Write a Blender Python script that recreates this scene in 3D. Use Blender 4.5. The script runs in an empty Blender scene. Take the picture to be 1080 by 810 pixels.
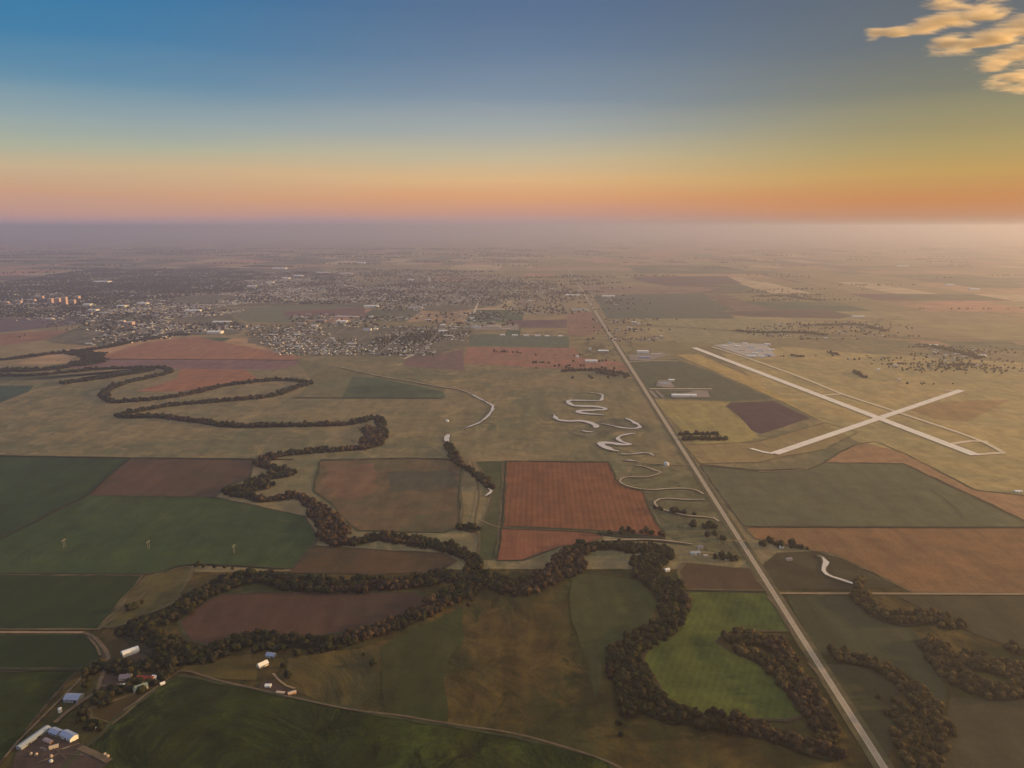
import bpy, math, random
import numpy as np
from mathutils import Vector, noise as mnoise
R = math.radians
rng = random.Random(7)
nrng = np.random.default_rng(7)
sc = bpy.context.scene
COL = sc.collection

# ------------------------------------------------------------------ camera
H = 650.0                                   # height of the aircraft above the plain
F = 816.0
PITCH = math.atan((405.0 - 238.5) / F)      # looking a little below the horizon
cp, sp = math.cos(PITCH), math.sin(PITCH)
cd = bpy.data.cameras.new("camera"); cam = bpy.data.objects.new("camera", cd); COL.objects.link(cam)
cd.sensor_fit = 'HORIZONTAL'; cd.sensor_width = 36.0; cd.lens = F / 1080 * 36.0
cd.clip_start = 1.0; cd.clip_end = 400000.0
cam.location = (0, 0, H); cam.rotation_euler = (math.pi / 2 - PITCH, 0, 0)
sc.camera = cam

# ------------------------------------------------------------------ light
SUN_EL, SUN_AZ = 9.0, 82.0                  # azimuth measured clockwise from the view direction (+Y)
sd = bpy.data.lights.new("sun", 'SUN'); sun = bpy.data.objects.new("sun", sd); COL.objects.link(sun)
sd.energy = 5.0; sd.angle = R(0.6); sd.color = (1.0, 0.62, 0.25)
sv = Vector((math.sin(R(SUN_AZ)) * math.cos(R(SUN_EL)), math.cos(R(SUN_AZ)) * math.cos(R(SUN_EL)), math.sin(R(SUN_EL))))
sun.rotation_euler = sv.to_track_quat('Z', 'Y').to_euler()

def lin(c):
    return tuple(((v / 255) / 12.92 if v / 255 <= .04045 else ((v / 255 + .055) / 1.055) ** 2.4) for v in c[:3]) + (1.0,)

w = bpy.data.worlds.new("World"); sc.world = w; w.use_nodes = True
nt = w.node_tree; nt.nodes.clear(); N = nt.nodes; L = nt.links
sky = N.new('ShaderNodeTexSky'); sky.sky_type = 'NISHITA'; sky.sun_disc = False
sky.sun_elevation = R(SUN_EL); sky.sun_rotation = R(SUN_AZ); sky.altitude = 600; sky.dust_density = 3.0
tc = N.new('ShaderNodeTexCoord'); sep = N.new('ShaderNodeSeparateXYZ'); L.new(tc.outputs['Generated'], sep.inputs[0])
# faint long cloud bands wander the height at which each tone of the dusk sky sits
nz = N.new('ShaderNodeTexNoise'); nz.inputs['Scale'].default_value = 1.0; nz.inputs['Detail'].default_value = 4
mp = N.new('ShaderNodeMapping'); mp.inputs['Scale'].default_value = (2.2, 2.2, 26.0); L.new(tc.outputs['Generated'], mp.inputs[0]); L.new(mp.outputs[0], nz.inputs['Vector'])
na = N.new('ShaderNodeMath'); na.operation = 'MULTIPLY_ADD'; na.inputs[1].default_value = 0.030; na.inputs[2].default_value = -0.015
L.new(nz.outputs['Fac'], na.inputs[0])
ad = N.new('ShaderNodeMath'); ad.operation = 'ADD'; L.new(sep.outputs['Z'], ad.inputs[0]); L.new(na.outputs[0], ad.inputs[1])
mr = N.new('ShaderNodeMapRange'); mr.inputs['From Min'].default_value = -0.02; mr.inputs['From Max'].default_value = 0.70
L.new(ad.outputs[0], mr.inputs['Value'])
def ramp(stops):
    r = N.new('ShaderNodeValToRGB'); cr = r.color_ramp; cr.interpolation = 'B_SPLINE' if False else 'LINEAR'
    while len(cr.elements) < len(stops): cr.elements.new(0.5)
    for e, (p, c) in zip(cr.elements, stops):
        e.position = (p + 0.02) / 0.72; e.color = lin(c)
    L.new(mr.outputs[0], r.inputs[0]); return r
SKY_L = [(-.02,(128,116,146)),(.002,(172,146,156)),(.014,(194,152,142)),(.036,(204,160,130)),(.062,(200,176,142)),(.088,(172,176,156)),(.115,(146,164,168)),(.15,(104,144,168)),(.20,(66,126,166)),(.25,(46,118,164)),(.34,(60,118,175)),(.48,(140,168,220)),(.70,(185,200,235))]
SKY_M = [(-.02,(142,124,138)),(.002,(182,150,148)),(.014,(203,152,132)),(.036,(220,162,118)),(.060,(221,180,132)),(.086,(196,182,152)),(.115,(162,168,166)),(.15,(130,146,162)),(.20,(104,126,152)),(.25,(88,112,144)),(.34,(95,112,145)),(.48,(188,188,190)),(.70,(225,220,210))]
SKY_R = [(-.02,(158,132,112)),(.002,(176,140,116)),(.012,(188,132,100)),(.030,(198,134,82)),(.055,(192,154,90)),(.085,(172,152,100)),(.118,(148,140,106)),(.15,(124,124,108)),(.20,(103,109,112)),(.25,(96,103,110)),(.34,(100,102,105)),(.48,(222,188,135)),(.70,(238,208,158))]  # top stops of all three ramps, out of view, brightened as added fill light
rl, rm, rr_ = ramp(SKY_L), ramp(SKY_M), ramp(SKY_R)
def mrange(a, b):
    m = N.new('ShaderNodeMapRange'); m.inputs['From Min'].default_value = a; m.inputs['From Max'].default_value = b
    m.interpolation_type = 'SMOOTHSTEP'; L.new(sep.outputs['X'], m.inputs['Value']); return m
def mixc(f, a, b):
    m = N.new('ShaderNodeMix'); m.data_type = 'RGBA'
    if hasattr(f, 'links') or hasattr(f, 'is_linked'): L.new(f, m.inputs[0])
    else: m.inputs[0].default_value = f
    L.new(a, m.inputs[6]); L.new(b, m.inputs[7]); return m
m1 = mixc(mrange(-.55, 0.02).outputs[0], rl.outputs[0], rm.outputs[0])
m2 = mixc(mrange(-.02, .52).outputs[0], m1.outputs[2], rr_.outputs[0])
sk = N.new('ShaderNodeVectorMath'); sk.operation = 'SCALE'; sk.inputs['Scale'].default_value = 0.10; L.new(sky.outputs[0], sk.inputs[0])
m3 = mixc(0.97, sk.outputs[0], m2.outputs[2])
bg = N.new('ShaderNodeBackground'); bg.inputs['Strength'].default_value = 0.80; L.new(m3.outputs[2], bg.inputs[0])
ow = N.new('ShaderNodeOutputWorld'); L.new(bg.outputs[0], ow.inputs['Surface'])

sc.view_settings.view_transform = 'Standard'; sc.view_settings.look = 'None'
sc.view_settings.exposure = 0.35; sc.view_settings.gamma = 1.0; sc.view_settings.use_curve_mapping = False
cy = sc.cycles
cy.max_bounces = 4; cy.diffuse_bounces = 2; cy.glossy_bounces = 2; cy.volume_bounces = 3; cy.transparent_max_bounces = 8
cy.use_denoising = True; cy.volume_max_steps = 1024
try: cy.denoiser = 'OPENIMAGEDENOISE'; cy.denoising_input_passes = 'RGB_ALBEDO_NORMAL'; cy.denoising_prefilter = 'ACCURATE'
except Exception: pass

# ------------------------------------------------------------------ helpers
def ray(px, py):
    a, b = px - 540.0, py - 405.0
    return a, F * cp - b * sp, -(F * sp + b * cp)
def G(px, py):
    """a point of the plain, read off the photograph once and kept as metres"""
    a, f, d = ray(px, py); t = H / max(-d, 1e-3); return (a * t, f * t)
ROT = R(-2.05)                              # section roads run two degrees east of the view direction
def rot2(x, y, a=ROT): return (x * math.cos(a) - y * math.sin(a), x * math.sin(a) + y * math.cos(a))

def mesh_obj(name, verts, faces, mats, parent=None, fm=None, smooth=False):
    me = bpy.data.meshes.new(name); me.from_pydata([tuple(v) for v in verts], [], [tuple(f) for f in faces])
    for m in (mats if isinstance(mats, (list, tuple)) else [mats]): me.materials.append(m)
    if fm is not None: me.polygons.foreach_set('material_index', fm)
    if smooth: me.polygons.foreach_set('use_smooth', [True] * len(me.polygons))
    me.update()
    o = bpy.data.objects.new(name, me); COL.objects.link(o)
    if parent: o.parent = parent
    return o
def tri_mesh(name, V, T, mats, fm=None, smooth=False):
    """fast path: V (n,3) array, T (m,3) array"""
    me = bpy.data.meshes.new(name)
    me.vertices.add(len(V)); me.vertices.foreach_set('co', np.asarray(V, np.float32).ravel())
    me.loops.add(len(T) * 3); me.loops.foreach_set('vertex_index', np.asarray(T, np.int32).ravel())
    me.polygons.add(len(T)); me.polygons.foreach_set('loop_start', np.arange(0, len(T) * 3, 3, dtype=np.int32))
    for m in mats: me.materials.append(m)
    if fm is not None: me.polygons.foreach_set('material_index', np.asarray(fm, np.int32))
    if smooth: me.polygons.foreach_set('use_smooth', np.ones(len(T), bool))
    me.update(calc_edges=True); me.validate()
    o = bpy.data.objects.new(name, me); COL.objects.link(o); return o
def tag(o, label=None, cat=None, group=None, kind=None):
    if label: o['label'] = label
    if cat: o['category'] = cat
    if group: o['group'] = group
    if kind: o['kind'] = kind
    return o
def empty(name, loc, rz=0):
    o = bpy.data.objects.new(name, None); COL.objects.link(o); o.location = loc; o.rotation_euler = (0, 0, rz); return o
def inpoly(x, y, P):
    c = False; j = len(P) - 1
    for i in range(len(P)):
        xi, yi = P[i]; xj, yj = P[j]
        if (yi > y) != (yj > y) and x < (xj - xi) * (y - yi) / (yj - yi) + xi: c = not c
        j = i
    return c
def spline(pts, step):
    """Catmull-Rom through ground points, resampled about every `step` metres"""
    P = [Vector((p[0], p[1])) for p in pts]
    if len(P) == 2: P = [P[0], (P[0] + P[1]) / 2, P[1]]
    Q = [2 * P[0] - P[1]] + P + [2 * P[-1] - P[-2]]
    out = []
    for i in range(1, len(Q) - 2):
        a, b, c, d = Q[i - 1], Q[i], Q[i + 1], Q[i + 2]
        n = max(1, min(60, int((c - b).length / step)))
        for k in range(n):
            t = k / n; t2 = t * t; t3 = t2 * t
            out.append(0.5 * ((2 * b) + (c - a) * t + (2 * a - 5 * b + 4 * c - d) * t2 + (3 * b - a - 3 * c + d) * t3))
    out.append(P[-1]); return out
def ribbon(line, width, z0, dz=0.002, jit=0.0, rough_seed=0.0):
    """strip along a line; width a number or a function of 0..1; each step sits a hair above the last"""
    V, Fc = [], []; n = len(line)
    for i, p in enumerate(line):
        a = line[max(0, i - 1)]; b = line[min(n - 1, i + 1)]; d = (b - a)
        if d.length < 1e-6: d = Vector((0, 1))
        d.normalize(); nn = Vector((-d.y, d.x)); t = i / max(1, n - 1)
        wd = (width(t) if callable(width) else width) / 2
        j1 = jit * mnoise.noise((p.x * .03, p.y * .03, rough_seed)); j2 = jit * mnoise.noise((p.x * .03, p.y * .03, rough_seed + 9))
        l = p + nn * (wd + j1); r = p - nn * (wd + j2); z = z0 + dz * i
        V += [(l.x, l.y, z), (r.x, r.y, z)]
        if i: k = 2 * i; Fc.append((k - 2, k - 1, k + 1, k))
    return V, Fc

# ------------------------------------------------------------------ materials
def nodemat(name, rough=0.95, spec=0.1):
    m = bpy.data.materials.new(name); m.use_nodes = True; nt = m.node_tree
    b = nt.nodes['Principled BSDF']; b.inputs['Roughness'].default_value = rough
    b.inputs['Specular IOR Level'].default_value = spec
    return m, nt, b
def nn_(nt, t, **kw):
    n = nt.nodes.new(t)
    for k, v in kw.items():
        if k in n.inputs: n.inputs[k].default_value = v
        else: setattr(n, k, v)
    return n
def mixrgb(nt, f, a, b, mode='MIX'):
    n = nt.nodes.new('ShaderNodeMix'); n.data_type = 'RGBA'; n.blend_type = mode
    for s, v in ((0, f), (6, a), (7, b)):
        if isinstance(v, bpy.types.NodeSocket): nt.links.new(v, n.inputs[s])
        else: n.inputs[s].default_value = v if s == 0 else (tuple(v[:3]) + (1,))
    return n.outputs[2]
def posmap(nt, scale=(1, 1, 1), rz=0.0):
    g = nt.nodes.new('ShaderNodeNewGeometry'); m = nt.nodes.new('ShaderNodeMapping')
    m.inputs['Scale'].default_value = scale; m.inputs['Rotation'].default_value = (0, 0, rz)
    nt.links.new(g.outputs['Position'], m.inputs[0]); return m.outputs[0]
def noise_fac(nt, vec, scale, detail=4, rough=.55, lo=.35, hi=.65, dist=0.0):
    n = nt.nodes.new('ShaderNodeTexNoise'); n.inputs['Scale'].default_value = scale; n.inputs['Detail'].default_value = detail
    n.inputs['Roughness'].default_value = rough; n.inputs['Distortion'].default_value = dist
    nt.links.new(vec, n.inputs['Vector'])
    r = nt.nodes.new('ShaderNodeMapRange'); r.inputs['From Min'].default_value = lo; r.inputs['From Max'].default_value = hi
    nt.links.new(n.outputs['Fac'], r.inputs[0]); return r.outputs[0]
def scalec(c, k): return tuple(v * k for v in c)

def field_mat(name, c, c2=None, rows=None, row_w=9.0, row_amp=.06, mott=.5, relief=0.0, big=.004, streak=.35, blotch=0.0):
    """crop, soil or pasture: broad patches of a second tone, mid mottling, fine grain, tractor rows, low relief"""
    m, nt, b = nodemat(name); c2 = c2 or scalec(c, .62)
    p = posmap(nt)
    col = mixrgb(nt, noise_fac(nt, p, big, 5, .6, .38, .64, 1.2), c, c2)
    mt = mixrgb(nt, noise_fac(nt, p, .022, 6, .68, .3, .7), scalec((1, 1, 1), 1 - mott * .5), scalec((1, 1, 1), 1 + mott * .4))
    col = mixrgb(nt, 1.0, col, mt, 'MULTIPLY')
    if blotch:
        bl = noise_fac(nt, p, .011, 6, .66, .54, .63, .9); col = mixrgb(nt, bl, col, scalec(c, 1 + .55 * blotch))
        bd = noise_fac(nt, posmap(nt, (1.3, .9, 1), 1.1), .017, 6, .7, .56, .66, .6); col = mixrgb(nt, bd, col, scalec(c2, 1 - .45 * blotch))
    # long streaks left by drainage and old tracks
    ps = posmap(nt, (1, .18, 1), (rows or 0.0))
    st = mixrgb(nt, noise_fac(nt, ps, .03, 5, .6, .35, .7, .6), scalec((1, 1, 1), 1 - streak * .5), scalec((1, 1, 1), 1 + streak * .35))
    col = mixrgb(nt, 1.0, col, st, 'MULTIPLY')
    fine = mixrgb(nt, noise_fac(nt, p, .19, 3, .7, .25, .75), (.78, .78, .78), (1.18, 1.18, 1.18))
    col = mixrgb(nt, 1.0, col, fine, 'MULTIPLY')
    if rows is not None:
        wv = nt.nodes.new('ShaderNodeTexWave'); wv.wave_type = 'BANDS'; wv.bands_direction = 'X'
        wv.inputs['Scale'].default_value = 1 / (row_w * 3.2); wv.inputs['Distortion'].default_value = 1.3; wv.inputs['Detail'].default_value = 2
        wv.inputs['Detail Scale'].default_value = .25
        nt.links.new(posmap(nt, (1, 1, 1), rows), wv.inputs['Vector'])
        rw = mixrgb(nt, wv.outputs['Fac'], scalec((1, 1, 1), 1 - row_amp), scalec((1, 1, 1), 1 + row_amp))
        col = mixrgb(nt, 1.0, col, rw, 'MULTIPLY')
    nt.links.new(col, b.inputs['Base Color'])
    if relief:
        n = nt.nodes.new('ShaderNodeTexNoise'); n.inputs['Scale'].default_value = .0065; n.inputs['Detail'].default_value = 5; n.inputs['Roughness'].default_value = .5
        n.inputs['Distortion'].default_value = .8
        nt.links.new(p, n.inputs['Vector'])
        bp = nt.nodes.new('ShaderNodeBump'); bp.inputs['Strength'].default_value = .6; bp.inputs['Distance'].default_value = relief
        nt.links.new(n.outputs['Fac'], bp.inputs['Height']); nt.links.new(bp.outputs[0], b.inputs['Normal'])
    return m

def plain_mat(name, c, rough=.9, var=.25, sc_=.3, spec=.2, metallic=0.0):
    m, nt, b = nodemat(name, rough, spec); b.inputs['Metallic'].default_value = metallic
    f = noise_fac(nt, posmap(nt), sc_, 5, .65, .3, .7)
    nt.links.new(mixrgb(nt, f, scalec(c, 1 - var), scalec(c, 1 + var * .6)), b.inputs['Base Color']); return m

def island_mat(name, cols, rough=.85, obj=False, spec=.2, var=True):
    """one tone per building or per tree out of a short list"""
    m, nt, b = nodemat(name, rough, spec)
    r = nt.nodes.new('ShaderNodeValToRGB'); cr = r.color_ramp; cr.interpolation = 'CONSTANT' if not var else 'LINEAR'
    while len(cr.elements) < len(cols): cr.elements.new(.5)
    for i, (e, c) in enumerate(zip(cr.elements, cols)): e.position = i / len(cols); e.color = tuple(c) + (1,)
    if obj: s = nt.nodes.new('ShaderNodeObjectInfo').outputs['Random']
    else: s = nt.nodes.new('ShaderNodeNewGeometry').outputs['Random Per Island']
    nt.links.new(s, r.inputs[0]); col = r.outputs[0]
    nt.links.new(col, b.inputs['Base Color']); return m, nt, b, col

# the patchwork of the far plain: quarter-section blocks split into strips, each its own crop
def plain_ground_mat():
    m, nt, b = nodemat('plain_patchwork', .95, .05)
    p = posmap(nt, (1, 1, 1), -ROT)
    def cells(sx, sy, ox, oy):
        mp = nt.nodes.new('ShaderNodeMapping'); mp.inputs['Scale'].default_value = (1 / sx, 1 / sy, 0); mp.inputs['Location'].default_value = (ox, oy, 0)
        nt.links.new(p, mp.inputs[0])
        fl = nt.nodes.new('ShaderNodeVectorMath'); fl.operation = 'FLOOR'; nt.links.new(mp.outputs[0], fl.inputs[0])
        wn = nt.nodes.new('ShaderNodeTexWhiteNoise'); wn.noise_dimensions = '2D'; nt.links.new(fl.outputs[0], wn.inputs['Vector'])
        return wn
    a = cells(1610, 805, .13, .41); bb = cells(402, 1610, .3, .2); c = cells(805, 1610, .77, .63)
    def thr(s, v):
        n = nt.nodes.new('ShaderNodeMath'); n.operation = 'GREATER_THAN'; n.inputs[1].default_value = v; nt.links.new(s, n.inputs[0]); return n.outputs[0]
    def fmix(f, x, y):
        n = nt.nodes.new('ShaderNodeMix'); n.data_type = 'FLOAT'
        nt.links.new(f, n.inputs[0]); nt.links.new(x, n.inputs[2]); nt.links.new(y, n.inputs[3]); return n.outputs[0]
    sep = nt.nodes.new('ShaderNodeSeparateColor'); nt.links.new(a.outputs['Color'], sep.inputs[0])
    v = fmix(thr(sep.outputs[0], .45), a.outputs['Value'], c.outputs['Value'])
    v = fmix(thr(sep.outputs[1], .6), v, bb.outputs['Value'])
    r = nt.nodes.new('ShaderNodeValToRGB'); cr = r.color_ramp; cr.interpolation = 'CONSTANT'
    pal = [(0, (.20, .165, .08)), (.16, (.08, .095, .06)), (.28, (.36, .23, .13)), (.38, (.25, .19, .10)), (.50, (.10, .065, .07)),
           (.58, (.40, .20, .13)), (.67, (.055, .09, .055)), (.78, (.27, .22, .11)), (.90, (.46, .35, .21))]
    while len(cr.elements) < len(pal): cr.elements.new(.5)
    for e, (q, cc) in zip(cr.elements, pal): e.position = q; e.color = cc + (1,)
    nt.links.new(v, r.inputs[0])
    gp = posmap(nt)
    col = mixrgb(nt, noise_fac(nt, gp, .0011, 6, .6, .46, .74, 1.5), r.outputs[0], (.19, .155, .08))
    k = mixrgb(nt, noise_fac(nt, gp, .006, 6, .7, .3, .7), (.7, .7, .7), (1.3, 1.3, 1.3))
    col = mixrgb(nt, 1.0, col, k, 'MULTIPLY')
    # timber and shrubs along draws
    tl = noise_fac(nt, gp, .00045, 8, .62, .495, .505, .6)
    w1 = nt.nodes.new('ShaderNodeMath'); w1.operation = 'PINGPONG'; w1.inputs[1].default_value = .5; nt.links.new(tl, w1.inputs[0])
    w2 = nt.nodes.new('ShaderNodeMath'); w2.operation = 'MULTIPLY'; w2.inputs[1].default_value = 1.5; nt.links.new(w1.outputs[0], w2.inputs[0])
    col = mixrgb(nt, w2.outputs[0], col, (.03, .033, .02))
    nt.links.new(col, b.inputs['Base Color']); return m

M = {}
M['plain'] = plain_ground_mat()
SOIL = [0.0]
# ------------------------------------------------------------------ ground
def disk(r, z, n=256):
    return [(r * math.cos(2 * math.pi * i / n), r * math.sin(2 * math.pi * i / n), z) for i in range(n)]
rings = [0.5, 900, 2500, 6000, 14000, 32000, 62000, 92000]; V = []; Fc = []
n = 256
for r in rings: V += disk(r, 0, n)
for k in range(len(rings) - 1):
    for i in range(n):
        j = (i + 1) % n; Fc.append((k * n + i, (k + 1) * n + i, (k + 1) * n + j, k * n + j))
Fc.append(tuple(range(n)))
tag(mesh_obj('ground', V, Fc, M['plain']), 'wide plain of fields fading into haze at the horizon', 'ground', kind='structure')

# ------------------------------------------------------------------ fields (one sheet each, every sheet a little above the last)
zf = [0.03]
MARG = []
def sheet(name, px, mat, label, cat, jit=3.0, smooth=False, ground=False):
    P = [Vector(p) for p in ([G(*q) for q in px] if not ground else px)]
    Q = []
    if smooth:
        PP = P + [P[0]]; Q = spline([P[-1]] + P + [P[0], P[1]], 25); 
        # keep just one turn of the closed curve
        lens = spline([P[-1], P[0]], 25)
        Q = []
        m = len(P)
        for i in range(m):
            a, b, c, d = P[i - 1], P[i], P[(i + 1) % m], P[(i + 2) % m]
            k = max(1, min(24, int((c - b).length / 20)))
            for s in range(k):
                t = s / k; t2 = t * t; t3 = t2 * t
                Q.append(0.5 * ((2 * b) + (c - a) * t + (2 * a - 5 * b + 4 * c - d) * t2 + (3 * b - a - 3 * c + d) * t3))
    else:
        for i in range(len(P)):
            a, b = P[i], P[(i + 1) % len(P)]; k = max(1, min(60, int((b - a).length / 25)))
            for s in range(k): Q.append(a.lerp(b, s / k))
    z = zf[0]; zf[0] += .012
    V = []
    for i, q in enumerate(Q):
        V.append((q.x + jit * mnoise.noise((q.x * .02, q.y * .02, z * 31)), q.y + jit * mnoise.noise((q.x * .02, q.y * .02, z * 31 + 5)), z))
    o = mesh_obj(name, V, [tuple(range(len(V)))], mat)
    if name == 'field' and jit < 7 and max(q[1] for q in px) > 480 and min(q[0] for q in px) > -400: MARG.append([Vector((v[0], v[1])) for v in V])
    return tag(o, label, cat, kind='structure')

def fm(*a, **k):
    fm.i += 1
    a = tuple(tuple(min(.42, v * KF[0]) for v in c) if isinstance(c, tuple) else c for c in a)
    return field_mat('field_surface_%d' % fm.i, *a, **k)
fm.i = 0; KF = [1.0]
GRASS = fm((.080, .054, .016), (.036, .042, .012), relief=26.0, mott=.9, streak=.6, big=.005, blotch=.6)
GRASS2 = fm((.225, .172, .088), (.125, .125, .066), mott=.55, streak=.35, big=.0028, blotch=.2)
sheet('pasture', [(-500, 388), (60, 384), (300, 373), (470, 373), (620, 380), (700, 376), (860, 352), (1100, 372), (2600, 420), (3500, 640), (-2500, 640), (-1500, 420)], GRASS2, 'tawny open grassland across the middle of the plain', 'pasture', 6)
sheet('pasture', [(-300, 600), (150, 604), (520, 600), (700, 600), (3500, 600), (3500, 1300), (-2500, 1300), (-2500, 600)], GRASS, 'brown and green grazing land in the foreground', 'pasture', 3)
# upper middle
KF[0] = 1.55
sheet('field', [(228, 326), (307, 322), (384, 324), (384, 332), (304, 340), (262, 340)], fm((.085, .10, .06), (.10, .09, .055)), 'grey green field inside the town', 'field')
sheet('field', [(300, 328), (384, 324), (386, 333), (300, 334)], fm((.12, .065, .055)), 'plum brown strip of bare soil inside the town', 'field')
sheet('field', [(0, 335), (91, 338), (93, 341), (0, 351), (-160, 352), (-160, 334)], fm((.085, .06, .065), (.07, .055, .06)), 'dull purple field beside the riverside houses', 'field')
sheet('field', [(-100, 352), (0, 352), (78, 348), (110, 353), (52, 358), (0, 365), (-100, 368)], fm((.19, .10, .06)), 'orange brown field beside the riverside houses', 'field')
sheet('field', [(86, 371), (111, 365), (140, 355), (165, 352), (150, 359), (115, 367)], fm((.20, .10, .06)), 'small orange soil wedge under the town edge', 'field')
sheet('field', [(111, 374), (155, 361), (207, 355), (246, 363), (290, 371), (318, 377), (314, 380), (98, 379)], fm((.20, .095, .055), (.17, .085, .055), rows=R(90)), 'large orange brown ploughed field below the town', 'field')
sheet('field', [(98, 379), (314, 380), (318, 383), (295, 390), (60, 388.5)], fm((.13, .075, .075), (.11, .066, .06)), 'purple brown strip below the large orange field', 'field')
sheet('field', [(143, 413), (187, 399), (190, 389), (259, 390), (272, 399), (232, 406), (190, 413)], fm((.19, .085, .048), (.16, .075, .045), rows=R(80)), 'orange brown field inside the river loop', 'field')
sheet('field', [(-160, 405), (36, 407), (30, 413), (0, 425), (-160, 440)], fm((.03, .05, .035), (.028, .042, .028)), 'dark teal green field on the far left edge', 'field')
sheet('field', [(0, 392), (50, 396), (150, 392), (165, 387), (60, 400), (0, 402), (-100, 402), (-100, 391)], fm((.06, .065, .035)), 'green strip between the wooded river arms', 'field')
sheet('field', [(312, 378), (360, 388), (440, 400), (470, 410), (468, 420), (312, 420), (330, 404), (322, 392)], fm((.085, .085, .045), (.10, .085, .045)), 'olive green field below the suburb', 'field')
sheet('field', [(372, 397), (400, 399), (467, 413), (470, 420), (360, 420)], fm((.05, .066, .035)), 'dark green triangular field below the suburb', 'field')
sheet('field', [(426, 375), (454, 376), (488, 368), (490, 391), (426, 386)], fm((.11, .065, .055), (.095, .06, .055)), 'plum coloured bare field beside the suburb', 'field')
sheet('field', [(496, 352), (600, 355), (600, 367), (493, 365)], fm((.055, .075, .045), (.065, .075, .05)), 'green crop strip below the row of white buildings', 'field')
sheet('field', [(493, 366), (607, 367), (613, 377), (655, 382), (665, 390), (626, 391), (572, 388), (488, 383)], fm((.19, .085, .06), (.15, .085, .055), rows=R(85)), 'long red brown field west of the straight road', 'field')
sheet('field', [(598, 330), (624, 329), (638, 345), (618, 355), (599, 353)], fm((.17, .10, .07)), 'pinkish brown field beside the straight road', 'field')
sheet('field', [(533, 338), (598, 337), (598, 346), (540, 346)], fm((.10, .06, .065)), 'purple field near the row of white buildings', 'field')
sheet('field', [(608, 302), (760, 303), (735, 310), (625, 309)], fm((.17, .11, .08)), 'pale pink field far along the straight road', 'field')
sheet('field', [(626, 311), (742, 309), (775, 336), (640, 336)], fm((.055, .07, .05), (.05, .06, .042)), 'grey green field far along the straight road', 'field')
sheet('field', [(665, 292), (766, 291), (783, 299), (700, 301), (672, 296)], fm((.07, .045, .05)), 'dark plum strip far beyond the airport', 'field')
sheet('field', [(690, 337), (800, 336), (850, 350), (760, 362), (715, 362), (700, 350)], fm((.14, .13, .07), (.18, .15, .075)), 'dull green land behind the airport', 'field')
sheet('field', [(745, 312), (762, 309), (790, 320), (820, 327), (780, 329)], fm((.12, .085, .06)), 'brown wedge field beyond the airport', 'field')
sheet('field', [(752, 329), (868, 326), (900, 333), (885, 336), (790, 334)], fm((.07, .05, .045)), 'dark brown strip field beyond the airport', 'field')
# airport surroundings
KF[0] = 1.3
sheet('field', [(664, 381), (714, 379), (764, 398), (816, 421), (771, 423), (688, 420), (672, 398)], fm((.065, .075, .045), (.075, .075, .045)), 'grey green field by the long white warehouse', 'field')
sheet('field', [(714, 374), (738, 374), (800, 402), (862, 428), (905, 452), (888, 456), (858, 440), (818, 420), (764, 396)], fm((.36, .235, .08), (.28, .19, .07), rows=R(40)), 'yellow ochre grass strip along the runway', 'field')
sheet('field', [(689, 422), (771, 424), (764, 429), (780, 440), (795, 456), (802, 462), (770, 470), (735, 470), (715, 450)], fm((.24, .19, .07), (.19, .16, .065)), 'yellow green meadow beside the straight road', 'field')
sheet('field', [(766, 428), (771, 425), (816, 423), (854, 441), (803, 458), (793, 454), (780, 439)], fm((.062, .034, .040), (.055, .032, .036), rows=R(60), row_amp=.07), 'dark plum ploughed field beside the runway', 'field')
sheet('field', [(722, 470), (800, 466), (870, 446), (905, 456), (870, 474), (815, 484), (800, 488), (738, 489)], fm((.22, .16, .07), (.17, .13, .06)), 'tan grass between plum field and runway end', 'field')
sheet('field', [(870, 488), (885, 478), (904, 468.5), (924, 466), (953, 478), (981, 492), (1028, 517), (1080, 523), (1200, 548), (1200, 585), (1080, 549), (1007, 514), (953, 489)], fm((.235, .135, .070), (.19, .12, .06), rows=R(60)), 'pale orange stubble band beside the runway end', 'field')
sheet('pasture', [(760, 372), (830, 366), (900, 372), (1100, 384), (1400, 430), (1400, 560), (1080, 522), (1028, 516), (953, 477), (905, 466), (860, 440), (800, 405)], fm((.30, .22, .092), (.20, .17, .078), mott=.6, streak=.3, big=.003), 'golden airfield grass around the crossing runways', 'pasture', 4)
sheet('field', [(955, 430), (1000, 423), (1065, 422), (1020, 445), (985, 442)], fm((.23, .145, .06), (.19, .13, .055)), 'orange patch of stubble right of the runways', 'field')
sheet('field', [(738, 491), (800, 497), (852, 495), (870, 488.5), (953, 489.5), (1007, 515), (1080, 550), (1200, 590), (1200, 557), (1080, 556), (784, 555.5)][:9] + [(1080, 556), (784, 555.5)], fm((.085, .086, .045), (.070, .074, .040), mott=.4, streak=.3), 'large grey green field east of the straight road', 'field')
sheet('field', [(785, 556.5), (1080, 557), (1300, 560), (1300, 626), (962, 625.5), (925, 606), (878, 584), (839, 577), (805, 571), (796, 568)], fm((.175, .093, .042), (.140, .080, .038), rows=R(4), mott=.5, row_amp=.05), 'wide orange brown field on the right edge', 'field')
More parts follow.
